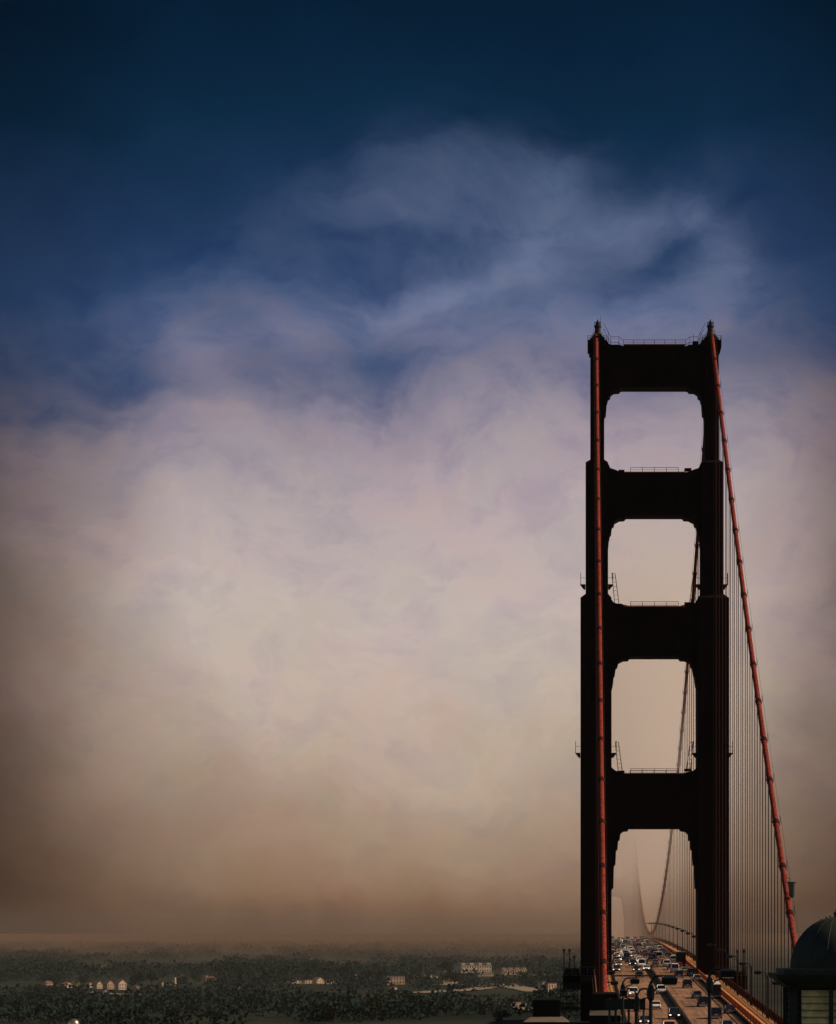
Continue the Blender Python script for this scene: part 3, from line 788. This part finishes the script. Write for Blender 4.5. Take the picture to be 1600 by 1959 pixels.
def big_lamp(px, ytop, d, label, sgn, both=False, hl=1.1):
    x, y, z = at(px, ytop, d); base = -9.0
    t = thing('approach_lamp', label, 'street lamp', (x, y, base)); H = z-base
    MB().tube([(0, 0, 0), (0, 0, 1.2), (0, 0, 1.25), (0, 0, H-1.0), (0, 0, H-.25)], [.3, .28, .16, .125, .11], 10).build('pole', 'black', t)
    MB().lathe([(.12, H-1.3), (.24, H-1.1), (.26, H-.5), (.12, H-.1), (.04, H+.1)], 10).build('pole_collar', 'black', t)
    for sg in ((sgn, -sgn) if both else (sgn,)):
        ar = MB()
        ar.tube([(sg*.02, 0, H-.8), (sg*-.02, 0, H-.3), (sg*.06, 0, H+.08), (sg*.25, 0, H+.36), (sg*.5, 0, H+.46), (sg*.8, 0, H+.44)], .085, 6)
        ar.tube([(sg*.1, 0, H-1.0), (sg*.22, 0, H-.62), (sg*.45, 0, H-.38), (sg*.75, 0, H-.26), (sg*1.0, 0, H-.22)], .06, 6)
        ar.bar((sg*.8, 0, H+.30), (sg*.8, 0, H-.12), .08)
        ar.build('arm', 'black', t)
        x0, x1 = sorted((sg*.75, sg*(.75+hl)))
        hd = MB().frust((x0+.05, x1-.05, -.3, .3, H-.14), (x0, x1, -.36, .36, H+.30)); hd.frust((x0, x1, -.36, .36, H+.302), (x0+.2, x1-.35, -.15, .15, H+.46))
        hd = hd.build('lamp_head', 'black', t)
        MB().box(x0+.15, x1-.15, -.22, .22, H-.2, H-.144).build('diffuser', 'brass', hd)
    return t
big_lamp(1245.5, 1880, 200, 'black street lamp with double arched arm over the oncoming lanes', 1)
big_lamp(1358, 1866, 205, 'tall black lamp post at the bottom edge in front of the minibus', 1)
big_lamp(1219, 1903, 225, 'lower black lamp post with arms on both sides left of the arched lamp', 1, True, .6)
big_lamp(1192, 1880, 300, 'slim dark lamp post beside the left cable foot, arm to the right', 1, False, 1.0)
# metal fence and sign frame on the left approach
fr = thing('sign_frame', 'dark open frame of posts and rails at the bottom edge beside the left cable foot', 'frame', (at(1195, 1912, 330)[0], -350, -10))
fb = MB(); ztop = at(1195, 1908, 330)[2]+10
for x in (-1.7, -1.0, -.2, .5, 1.3, 2.2): fb.bar((x, 0, 0), (x, 0, ztop+random.uniform(-.3, .3)), .22)
fb.box(-2.2, 2.4, -.15, .15, ztop-1.4, ztop-.2); fb.box(-2.0, .8, -.2, .2, ztop-3.2, ztop-2.9)
fb.build('post_frame', 'black', fr)
MB().lathe([(.05, ztop), (.2, ztop+.2), (.2, ztop+.6), (.06, ztop+.8)], 8).build('signal_head', 'black', fr)

# ball-topped post at the bottom left edge
x, y, z = at(141, 1949, 90)
bp_ = thing('ball_finial_post', 'dark post topped by a shiny ball at the bottom left edge of the photo', 'post', (x, y, 1.5))
MB().tube([(0, 0, 0), (0, 0, z-1.5-.33)], [.11, .09], 12).build('post', 'black', bp_)
hz = z-1.5-.18
MB().lathe([(.18*math.sin(a), hz-.18*math.cos(a)) for a in [math.pi*k/12+.02 for k in range(12)]]+[(.01, hz+.18)], 20).build('ball', 'brass', bp_, smooth=True)
MB().lathe([(.05, hz-.20), (.14, hz-.19), (.14, hz-.13), (.1, hz-.12)], 14).build('collar', 'black', bp_)

# ------------------------------------------------------------------ domed cupola at the right edge
dq = 60.0; k = dq/FPX
cx, cy, cz = at(1600, 1853, dq)
cp = thing('domed_cupola', 'green copper dome on a louvred drum at the right edge of the photo', 'cupola', (cx, cy, cz-4.2))
Z0 = 4.2                                         # height of the dome's base above the thing's origin
rd = 88*k; hd_ = 98*k
dm = MB().lathe([(rd*math.cos(a), Z0+hd_*math.sin(a)) for a in [math.pi/2*q/22 for q in range(22)]]+[(.02, Z0+hd_)], 48)
for q in range(16):
    th = 2*math.pi*(q+.3)/16; dm.tube([(rd*math.cos(a)*math.cos(th), rd*math.cos(a)*math.sin(th), Z0+hd_*math.sin(a)) for a in [math.pi/2*w/16 for w in range(16)]], .004, 4)
dm.build('dome', 'copper', cp, smooth=True)
fin = MB(); fin.lathe([(.05, Z0+hd_), (.035, Z0+hd_+.05), (.06, Z0+hd_+.08), (.02, Z0+hd_+.12), (.01, Z0+hd_+.16)], 12)
fin.build('finial', 'cornice', cp)
tw = MB()
for a, r_ in ((2.7, .3), (2.95, .18), (3.3, .1)): tw.bar((-r_, .0, Z0+hd_*(1-(r_/rd)**2/2)-.01), (-r_-.04, 0, Z0+hd_+.05-r_*.15), .02)
tw.build('spike', 'cornice', cp)
MB().box(-108*k, 108*k, -108*k, 108*k, Z0-8*k, Z0).build('upper_cornice', 'cornice', cp)
MB().frust((-119*k, 119*k, -119*k, 119*k, Z0-20*k), (-124*k, 124*k, -124*k, 124*k, Z0-9*k)).build('lower_cornice', 'cornice', cp)
ring = MB().frust((-96*k, 96*k, -96*k, 96*k, Z0-36*k), (-115*k, 115*k, -115*k, 115*k, Z0-20.3*k)).build('cove_moulding', 'cornice', cp)
MB().box(-76*k, 76*k, -76*k, 76*k, 0, Z0-36.3*k).build('drum', 'cornice', cp)
lv = MB(); q = 0
zt_ = Z0-40*k
while zt_ - q*13*k > .5:
    z1 = zt_-q*13*k
    for face in (-1, 1):
        lv.add([(-72*k, face*80*k, z1), (72*k, face*80*k, z1), (72*k, face*87*k, z1-10*k), (-72*k, face*87*k, z1-10*k),
                (-72*k, face*78*k, z1-2*k), (72*k, face*78*k, z1-2*k), (72*k, face*85*k, z1-12*k), (-72*k, face*85*k, z1-12*k)],
               [(0, 1, 2, 3), (7, 6, 5, 4), (0, 3, 7, 4), (1, 5, 6, 2), (3, 2, 6, 7), (0, 4, 5, 1)])
        lv.add([(face*80*k, -72*k, z1), (face*80*k, 72*k, z1), (face*87*k, 72*k, z1-10*k), (face*87*k, -72*k, z1-10*k),
                (face*78*k, -72*k, z1-2*k), (face*78*k, 72*k, z1-2*k), (face*85*k, 72*k, z1-12*k), (face*85*k, -72*k, z1-12*k)],
               [(0, 1, 2, 3), (7, 6, 5, 4), (0, 3, 7, 4), (1, 5, 6, 2), (3, 2, 6, 7), (0, 4, 5, 1)])
    q += 1
lv.build('louvre', 'louvre', cp)
for xq, w in ((-88, 8), (88, 8)):
    for yq in (-88, 88):
        MB().box((xq-w)*k, (xq+w)*k, (yq*.86-w*.5)*k, (yq*.86+w*.5)*k, 0, Z0-36.2*k).build('corner_post', 'cornice', cp)
for xq in (-17, 17, -52, 52)[:2]:
    MB().box((xq-4)*k, (xq+4)*k, -92*k, -87.5*k, 0, Z0-36.2*k).build('mullion', 'cornice', cp)
# building under the cupola
rb_ = thing('kiosk_building', 'small dark building carrying the domed cupola, below the right edge', 'building', (cx, cy, cz-12))
MB().box(-4, 4, -4, 4, 0, 5.6).build('wall', 'concrete', rb_)
MB().frust((-4.6, 4.6, -4.6, 4.6, 5.6), (-1.35, 1.35, -1.35, 1.35, 7.9)).build('roof', 'greyroof', rb_)

# grey-green canvas basket beside the right cable
bx, by, bz = at(1516, 1718, 425)
bk = thing('hanging_basket', 'pale grey-green cup-shaped basket hanging beside the right main cable', 'basket', (bx, by, bz))
MB().lathe([(.25, 0), (.45, .3), (.55, 1.5), (.68, 2.3)], 14).build('cup', 'basket', bk, smooth=True)
hb_ = MB(); hb_.tube([(.68*math.cos(a*math.pi/8), .68*math.sin(a*math.pi/8), 2.3) for a in range(17)], .05, 5)
hb_.tube([(-.6, 0, 2.3), (-.2, 0, 2.8), (-.9, 0, 3.0)], .05, 5); hb_.tube([(-.6, 0, .6), (-1.0, 0, .9)], .06, 5)
hb_.build('hoop', 'rope', bk)

# ------------------------------------------------------------------ land, water
def hland(x, y):                                 # southern shore and city land
    d = y+680
    h = -57 + 9*noise.noise(Vector((x*.0011, y*.0007, 3.1))) + 4*noise.noise(Vector((x*.004, y*.003, 1.1)))
    e = (y-1330)/60
    if e < 1: h = -67.5+(h+67.5)*max(0, e)
    return h
g = MB(); ys = []; y = 1320.
while y < 24500: ys.append(y); y += 25 + (y-1300)*.025
NX = 110
for y in ys:
    hw = 420+(y+680)*.36
    for i in range(NX+1):
        x = -hw + 2*hw*i/NX; g.v.append((x, y, hland(x, y)))
for j in range(len(ys)-1):
    for i in range(NX):
        a = j*(NX+1)+i; g.f.append((a, a+1, a+NX+2, a+NX+1))
go = struct(g.build('ground', 'ground', smooth=True))
wt_ = MB(); wt_.add([(-9300, -700, -67), (9300, -700, -67), (9300, 24600, -67), (-9300, 24600, -67)], [(0, 1, 2, 3)])
struct(wt_.build('water', 'water'))
# headland under the camera
hl = MB(); NXh, NYh = 40, 34
def hhill(x, y):
    d = y+680
    z = 8.2 - .05*d - .00006*d*d if d > 0 else 8.2
    if abs(x) < 16 and d > 200: z = min(z, -9.5)
    z -= max(0, abs(x+10)-40)*.35
    z += .4*noise.noise(Vector((x*.1, y*.1, 0)))
    if d > 325: z -= (d-325)*1.2
    return max(z, -67.6)
for j in range(NYh+1):
    y = -698+j*12.2
    for i in range(NXh+1):
        x = -250+i*12.2; hl.v.append((x, y, hhill(x, y)))
for j in range(NYh):
    for i in range(NXh):
        a = j*(NXh+1)+i; hl.f.append((a, a+1, a+NXh+2, a+NXh+1))
struct(hl.build('hillside', 'scrub', smooth=True))

def ground_pt(px, py):
    d = 5535*72/(py-1785)
    for _ in range(30):
        x = CAMX+(px-VX)/FPX*d; z = hland(x, d-680); d = .5*d+.5*FPX*(CAMZ-z)/(py-VY)
    return x, d-680, z, d
# pale roads and clearings
def track(pts, w, nm='path'):
    mb = MB(); P = [ground_pt(*p) for p in pts]; Q = []
    for a, b in zip(P, P[1:]):
        for i in range(12): t = i/12; Q.append((a[0]*(1-t)+b[0]*t, a[1]*(1-t)+b[1]*t))
    Q.append(P[-1][:2])
    for i, q in enumerate(Q):
        a = Q[max(i-1, 0)]; b = Q[min(i+1, len(Q)-1)]; n = Vector((b[1]-a[1], a[0]-b[0])).normalized()*w/2*(1+.5*noise.noise(Vector((q[0]*.03, q[1]*.03, 5))))
        mb.v += [(q[0]-n.x, q[1]-n.y, hland(q[0]-n.x, q[1]-n.y)+1.2), (q[0]+n.x, q[1]+n.y, hland(q[0]+n.x, q[1]+n.y)+1.2)]
    for i in range(len(Q)-1): mb.f.append((2*i, 2*i+1, 2*i+3, 2*i+2))
    struct(mb.build(nm, 'path'))
track([(170, 1899), (205, 1903), (245, 1905), (278, 1905)], 26)
track([(550, 1883), (600, 1884), (640, 1884)], 30)
track([(765, 1901), (805, 1901), (880, 1897), (930, 1890)], 30)
track([(960, 1884), (1000, 1893), (1030, 1899)], 28)
track([(968, 1922), (1000, 1928), (1022, 1935)], 22)
track([(985, 1866), (1020, 1868), (1045, 1867)], 40)
track([(840, 1885), (875, 1886), (925, 1888)], 26)
track([(1018, 1921), (990, 1925)], 18)

# ------------------------------------------------------------------ trees
def leaf_blob(mb, c, rx, ry, rz, n, sz, rng):
    for _ in range(n):
        while True:
            p = Vector((rng.uniform(-1, 1), rng.uniform(-1, 1), rng.uniform(-1, 1)))
            if .25 < p.length < 1: break
        q = Vector((c[0]+p.x*rx, c[1]+p.y*ry, c[2]+p.z*rz))
        a = Vector((rng.uniform(-1, 1), rng.uniform(-1, 1), rng.uniform(-1, 1))).normalized(); b = a.orthogonal().normalized()
        s = sz*rng.uniform(.6, 1.4); c2 = a.cross(b)
        mb.add([q-b*s, q+c2*s*.8, q+b*s, q-c2*s*.8], [(0, 1, 2, 3)])
def tree_mesh(seed, h, w, n):
    rng = random.Random(seed); mb = MB(); 
    for k in range(7):
        a = rng.uniform(0, 6.28); r = w*.5*rng.random(); zc = h*rng.uniform(.25, .8)
        leaf_blob(mb, (r*math.cos(a), r*math.sin(a), zc), w*.35, w*.35, h*.2, n//7, w*.08, rng)
    tb = MB(); tb.tube([(0, 0, -1), (0, 0, h*.35), (w*.05, 0, h*.7)], [w*.05, w*.035, w*.015], 6)
    for k in range(5):
        a = k*1.3; tb.tube([(0, 0, h*.3+k*h*.06), (w*.28*math.cos(a), w*.28*math.sin(a), h*.6+k*h*.04)], [w*.025, w*.01], 5)
    return mb, tb
TP = []
for i, (h, w) in enumerate(((16, 15), (22, 16), (13, 18), (19, 13))):
    cr, tr = tree_mesh(i, h, w, 460)
    t = thing('tree', 'x', 'tree'); cr.build('crown', 'leaf' if i % 2 == 0 else 'leaf2', t); tr.build('trunk', 'bark', t); TP.append(t)
TREES = [(1018, 1853, 'highest tree of the wooded knoll left of the tower'), (1036, 1851, 'broad dark tree on the knoll just left of the tower poles'), (1052, 1853, 'tree on the knoll nearest the tower poles'),
         (420, 1873, 'left tree of the dark rounded clump right of the pink-walled house'), (441, 1871, 'tallest tree of the dark rounded clump beyond the field'), (462, 1873, 'middle tree of the dark rounded clump'),
         (484, 1873, 'right tree of the dark rounded clump'), (505, 1874, 'low tree at the right end of the dark clump'), (540, 1872, 'lone tree left of the long pale terrace'), (590, 1876, 'tree behind the long pale terrace'),
         (625, 1874, 'tree behind the gabled end of the long pale terrace'), (660, 1877, 'tree right of the long pale terrace'), (705, 1878, 'dark tree left of the pale arcaded building'), (725, 1882, 'second dark tree left of the pale arcaded building'),
         (100, 1884, 'small tree left of the gabled houses'), (160, 1889, 'tree between the lone gabled house and the gabled row'), (265, 1888, 'tree right of the gabled row'), (290, 1886, 'tree between the gabled row and the towered house'),
         (346, 1884, 'tree right of the towered house'), (375, 1881, 'tree left of the pink-walled house'), (800, 1872, 'dark tree behind the pale arcaded building'), (855, 1868, 'tree left of the two-storey block'), (960, 1880, 'tree below the long low barracks'),
         (1010, 1887, 'tree left of the pale slab tower'), (1060, 1890, 'tree right of the pale slab tower'), (870, 1888, 'tree between the low sheds'), (780, 1915, 'tree in the open ground below the arcaded building'), (930, 1945, 'tree near the bottom edge left of the black pylon'),
         (960, 1955, 'tree at the bottom edge beside the black pylon'), (330, 1957, 'tree at the bottom edge right of the ball-topped post'), (610, 1955, 'round tree at the bottom edge, left of two'), (640, 1957, 'round tree at the bottom edge, right of two'), (410, 1956, 'small round tree at the bottom edge'), (715, 1952, 'tree at the bottom edge below the arcaded building')]
used = set()
for i, (px, py, lab) in enumerate(TREES):
    x, y, z, d = ground_pt(px, py); k_ = i % 4
    if k_ in used: o = dup(TP[k_], lab, 'trees on the far shore')
    else: o = TP[k_]; used.add(k_); o['label'] = lab; o['group'] = 'trees on the far shore'
    o.location = (x, y, z); o.rotation_euler = (0, 0, i*1.7); s = (d/3600)**.5*random.uniform(.8, 1.15); o.scale = (s*1.1, s*1.1, s)
# unbroken woodland: one mass of leaf clumps
rng = random.Random(11); fm = MB()
HB = [(96,1886,18),(132,1891,20),(205,1895,90),(200,1905,60),(322,1889,36),(405,1879,24),(461,1896,18),(404,1901,6),(527,1889,8),(600,1885,90),(678,1873,20),(667,1868,10),(709,1874,8),(762,1886,44),(760,1898,16),(803,1871,36),(831,1872,18),(851,1860,10),(912,1863,70),(930,1870,40),(862,1884,34),(985,1867,60),(968,1872,20),(1020,1870,36),(1050,1905,40),(992,1926,40),(196,1855,24),(850,1900,180),(1000,1893,70)]
for k_ in range(5200):
    d = 2250*math.exp(rng.random()*1.9)
    px = rng.uniform(-60, 1130); x = CAMX+(px-VX)/FPX*d; y = d-680
    den = noise.noise(Vector((x*.004, y*.0016, 7.7)))
    pyk = VY+FPX*(CAMZ-hland(x, y))/d
    if pyk > 1906: den = noise.noise(Vector((x*.008, y*.0035, 2.2))) + .02
    if den < -.10: continue
    if any(abs(px-a) < w/2+7 and -3 < pyk-b < 12 for a, b, w in HB): continue
    z = hland(x, y); h = rng.uniform(5, 14)*(1+d/9000)
    leaf_blob(fm, (x, y, z+h*.5), h*1.15, h*1.15, h*.5, 38, h*.13, rng)
fo = fm.build('woodland', 'leaf'); fo['kind'] = 'stuff'; fo['label'] = 'dark woodland covering the far shore'; fo['category'] = 'woodland'

# ------------------------------------------------------------------ far buildings
def house(px, py, wpx, hpx, label, wall='cream', style='gable', roof='roof', turret=False, cols=3):
    x, y, z, d = ground_pt(px, py); m = d/FPX; w = wpx*m; h = hpx*m; dp = max(8, w*.5)
    t = thing({'gable': 'gabled_house', 'flat': 'long_building', 'slab': 'slab_tower', 'hip': 'hipped_house', 'dome': 'round_tank'}[style], label, 'building' if style != 'dome' else 'tank', (x, y, z-1), R(48 if wpx < 30 else 30))
    w *= 1.0 if wpx < 30 else 1.02
    if style == 'dome':
        MB().lathe([(w/2, 0), (w/2, h*.7), (w*.35, h*.95), (.1, h)], 16).build('tank_wall', wall, t); return t
    wh = h*(.62 if style in ('gable', 'hip') else .94)
    wl = MB().box(-w/2, w/2, 0, dp, 0, wh+1)
    if style == 'gable': wl.add([(-w/2, 0, wh+1), (w/2, 0, wh+1), (0, 0, h+.8), (-w/2, dp, wh+1), (w/2, dp, wh+1), (0, dp, h+.8)], [(0, 1, 2), (3, 5, 4), (0, 2, 5, 3), (1, 4, 5, 2)])
    wl.build('wall', wall, t)
    r = MB()
    if style == 'gable':
        for s in (-1, 1):
            r.add([(s*(w/2+.5), -.6, wh+.6), (0, -.6, h+.95), (0, dp+.6, h+.95), (s*(w/2+.5), dp+.6, wh+.6), (s*(w/2+.5), -.6, wh+.95), (0, -.6, h+1.3), (0, dp+.6, h+1.3), (s*(w/2+.5), dp+.6, wh+.95)],
                  [(0, 1, 2, 3), (4, 7, 6, 5), (0, 4, 5, 1), (3, 2, 6, 7), (0, 3, 7, 4)])
    elif style == 'hip': r.frust((-w/2-.6, w/2+.6, -.6, dp+.6, wh+1), (-w*.25, w*.25, dp*.4, dp*.6, h+1))
    else: r.box(-w/2-.5, w/2+.5, -.5, dp+.5, wh+1, wh+1+max(.8, h*.06))
    ro = r.build('roof', roof, t)
    if style == 'flat' and w > 45:
        for q in range(4):
            xc = -w*.42+q*w*.28; MB().box(xc-w*.06, xc+w*.06, 1, dp*.6, wh+1+max(.8, h*.06), wh+1+h*.28).build('roof_house', wall, t)
    storeys = 2 if h > 9 else 1
    if style == 'slab': storeys = 6
    for sy in range(storeys):
        for c in range(cols):
            xc = -w/2+w*(c+.5)/cols; zc = 1.2+wh*(sy+.25)/storeys
            MB().box(xc-w/cols*.2, xc+w/cols*.2, -.12, -.01, zc, zc+wh/storeys*.5).build('window', 'pane', t)
    if turret: MB().frust((w*.1, w*.42, -1.5, 4, 0), (w*.14, w*.38, -1, 3.5, h*1.5)).build('turret', wall, t)
    return t
H_ = [(95, 1885, 16, 8, 'small pale house left of the row of gabled houses, farthest left', 'tanwall', 'hip'), (132, 1890, 18, 11, 'lone gabled house left of the gabled row', 'cream', 'gable'), (148, 1886, 12, 8, 'brown house right behind the lone gabled house', 'tanwall', 'gable'),
      (174, 1890, 10, 11, 'narrow leftmost gabled house of the row of four', 'tanwall', 'gable'), (191, 1892, 14, 15, 'second gabled house from the left in the row of four', 'cream', 'gable'), (212, 1893, 17, 17, 'third gabled house from the left in the row of four', 'tanwall', 'gable'),
      (235, 1894, 20, 20, 'largest and rightmost gabled house in the row of four', 'cream', 'gable'), (264, 1891, 7, 5, 'tiny outbuilding right of the gabled row', 'tanwall', 'hip'), (196, 1853, 20, 6, 'faint distant house above the gabled row', 'cream', 'hip'),
      (200, 1900, 12, 5, 'low pale shed below the gabled row', 'whitewall', 'flat'), (312, 1887, 7, 9, 'narrow pale house left of the towered house', 'tanwall', 'gable'), (332, 1888, 14, 13, 'pale house with a square turret', 'tanwall', 'gable', 'greyroof', True),
      (396, 1876, 5, 9, 'thin pale house left of the pink-walled house', 'tanwall', 'slab'), (408, 1877, 14, 9, 'house with pink sunlit wall left of the dark clump', 'roof', 'gable'), (461, 1895, 15, 6, 'low cream shed in the field', 'cream', 'hip'), (404, 1900, 4, 3, 'tiny white hut in the field', 'whitewall', 'hip'),
      (527, 1888, 6, 6, 'small white hut below the dark clump', 'whitewall', 'gable'), (567, 1882, 26, 6, 'left end block of the long pale terrace', 'whitewall', 'flat'), (592, 1883, 22, 7, 'middle block of the long pale terrace', 'cream', 'flat'), (613, 1884, 18, 14, 'gabled tall house in the long pale terrace', 'cream', 'gable'),
      (633, 1883, 16, 7, 'right end block of the long pale terrace', 'tanwall', 'flat'), (678, 1872, 16, 7, 'flat pale house on the slope right of the terrace', 'whitewall', 'flat'), (665, 1867, 7, 4, 'small house just above the flat pale house', 'tanwall', 'hip'), (709, 1873, 6, 5, 'white speck of a hut left of the arcaded building', 'whitewall', 'hip'),
      (758, 1884, 36, 16, 'arcaded pale building with a low tower at its left end', 'tanwall', 'flat', 'greyroof', False, 6), (758, 1896, 10, 8, 'small annexe below the arcaded building', 'cream', 'gable'), (795, 1869, 20, 11, 'square house right behind the arcaded building', 'tanwall', 'hip'), (815, 1866, 8, 7, 'slim house right behind the arcaded building', 'cream', 'gable'),
      (826, 1870, 5, 5, 'left one of two white huts on the slope', 'whitewall', 'hip'), (836, 1871, 5, 4, 'right one of two white huts on the slope', 'whitewall', 'hip'), (851, 1859, 6, 6, 'white round tank left of the long two-storey block', 'whitewall', 'dome'),
      (912, 1861, 64, 15, 'long pale two-storey block with roof houses', 'cream', 'flat', 'greyroof', False, 12), (930, 1868, 32, 7, 'lower wing in front of the long two-storey block', 'tanwall', 'flat', 'roof', False, 7), (862, 1882, 30, 8, 'low brown shed below the two-storey block', 'tanwall', 'flat'),
      (985, 1864, 52, 10, 'long low tan barracks right of the two-storey block', 'tanwall', 'flat', 'roof', False, 10), (968, 1870, 14, 7, 'small house in front of the barracks', 'cream', 'gable'), (1018, 1868, 24, 5, 'low bright shed at the right end of the barracks', 'cream', 'flat'), (1044, 1867, 4, 5, 'white speck of a hut right of the barracks', 'whitewall', 'hip'),
      (1041, 1903, 7, 25, 'pale upright slab tower above the black pylon', 'cream', 'slab', 'greyroof', False, 2), (1057, 1903, 24, 22, 'dim grey block right of the pale slab tower', 'tanwall', 'flat', 'greyroof', False, 3), (992, 1924, 10, 5, 'bright low building on the road above the black pylon', 'whitewall', 'flat'),
      (955, 1842, 12, 5, 'faint hut on the skyline left of the wooded knoll', 'tanwall', 'hip'), (700, 1827, 5, 4, 'faint pale hut high on the skyline', 'cream', 'hip')]
for a in H_: house(*a)

# ------------------------------------------------------------------ air: haze over everything, fog bank over the strait
hz_ = MB().box(-9500, 9500, -705, 24800, -72, 172).build('haze', 'dark'); hz_['kind'] = 'stuff'
mh = bpy.data.materials.new('haze_air'); mh.use_nodes = True; t = mh.node_tree
for n in list(t.nodes): t.nodes.remove(n)
pv = t.nodes.new('ShaderNodeVolumePrincipled'); ou = t.nodes.new('ShaderNodeOutputMaterial'); t.links.new(pv.outputs[0], ou.inputs['Volume'])
pv.inputs['Color'].default_value = (.34, .30, .26, 1); pv.inputs['Density'].default_value = .000013; pv.inputs['Anisotropy'].default_value = 0
hz_.data.materials[0] = mh
ff = MB().box(-9400, 9400, 1450, 24700, -71, -24).build('far_fog', 'dark'); ff['kind'] = 'stuff'; ff['label'] = 'low mist lying over the far hills and skyline'; ff['category'] = 'mist'
m2 = mh.copy(); ff.data.materials[0] = m2
for n in m2.node_tree.nodes:
    if n.type == 'PRINCIPLED_VOLUME': n.inputs['Density'].default_value = .00014; n.inputs['Color'].default_value = (.155, .16, .145, 1)
ff2 = MB().box(-9300, 9300, 5200, 24600, -70.5, 4).build('skyline_mist', 'dark'); ff2['kind'] = 'stuff'; ff2['label'] = 'brown mist dissolving the farthest woods into the sky'; ff2['category'] = 'mist'
m3 = mh.copy(); ff2.data.materials[0] = m3
for n in m3.node_tree.nodes:
    if n.type == 'PRINCIPLED_VOLUME': n.inputs['Density'].default_value = .00017; n.inputs['Color'].default_value = (.30, .19, .13, 1)
FX0, FX1, FY0, FY1, FZ0, FZ1 = -28, 52, 70, 1560, -12, 168
fb_ = MB().box(FX0, FX1, FY0, FY1, FZ0, FZ1).build('fog_bank', 'dark'); fb_['kind'] = 'stuff'; fb_['label'] = 'soft fog bank swallowing the middle and far end of the bridge'; fb_['category'] = 'fog'
mf = bpy.data.materials.new('fog_air'); mf.use_nodes = True; t = mf.node_tree; S.nt = t
for n in list(t.nodes): t.nodes.remove(n)
geo = t.nodes.new('ShaderNodeNewGeometry'); sx_ = t.nodes.new('ShaderNodeSeparateXYZ'); t.links.new(geo.outputs['Position'], sx_.inputs[0])
X_, Y_, Z_ = (S(sx_.outputs[i]) for i in range(3))
nf = fbm(comb(X_*.02, Y_*.006, Z_*.02), 1.0, 3, .5)
dens = (.0005 + smooth(Z_, 20, 78)*.0062)*smooth(Y_, 120, 250)*smooth(X_, -20, -3)*(1-smooth(X_, 20, 46))*(1-smooth(Z_, 95, 166))*(nf*1.6+.2)
dens = dens + smooth(Y_, 590, 860)*.0009*smooth(X_, -20, -3)*(1-smooth(X_, 20, 50))*(1-smooth(Z_, 95, 166))
dens = dens*(1-smooth(Y_, 1420, 1555))
pv = t.nodes.new('ShaderNodeVolumePrincipled'); ou = t.nodes.new('ShaderNodeOutputMaterial'); t.links.new(pv.outputs[0], ou.inputs['Volume'])
pv.inputs['Color'].default_value = (.98, .87, .79, 1); pv.inputs['Anisotropy'].default_value = 0
t.links.new(mixc(smooth(Z_, 5, 75), (.60, .45, .36, 1), (.98, .87, .79, 1)).k, pv.inputs['Color']); t.links.new(dens.k, pv.inputs['Density'])  # dimmer, warmer light near the deck put into the fog colour
fb_.data.materials[0] = mf
try: mf.cycles.volume_step_rate = .2
except Exception: pass
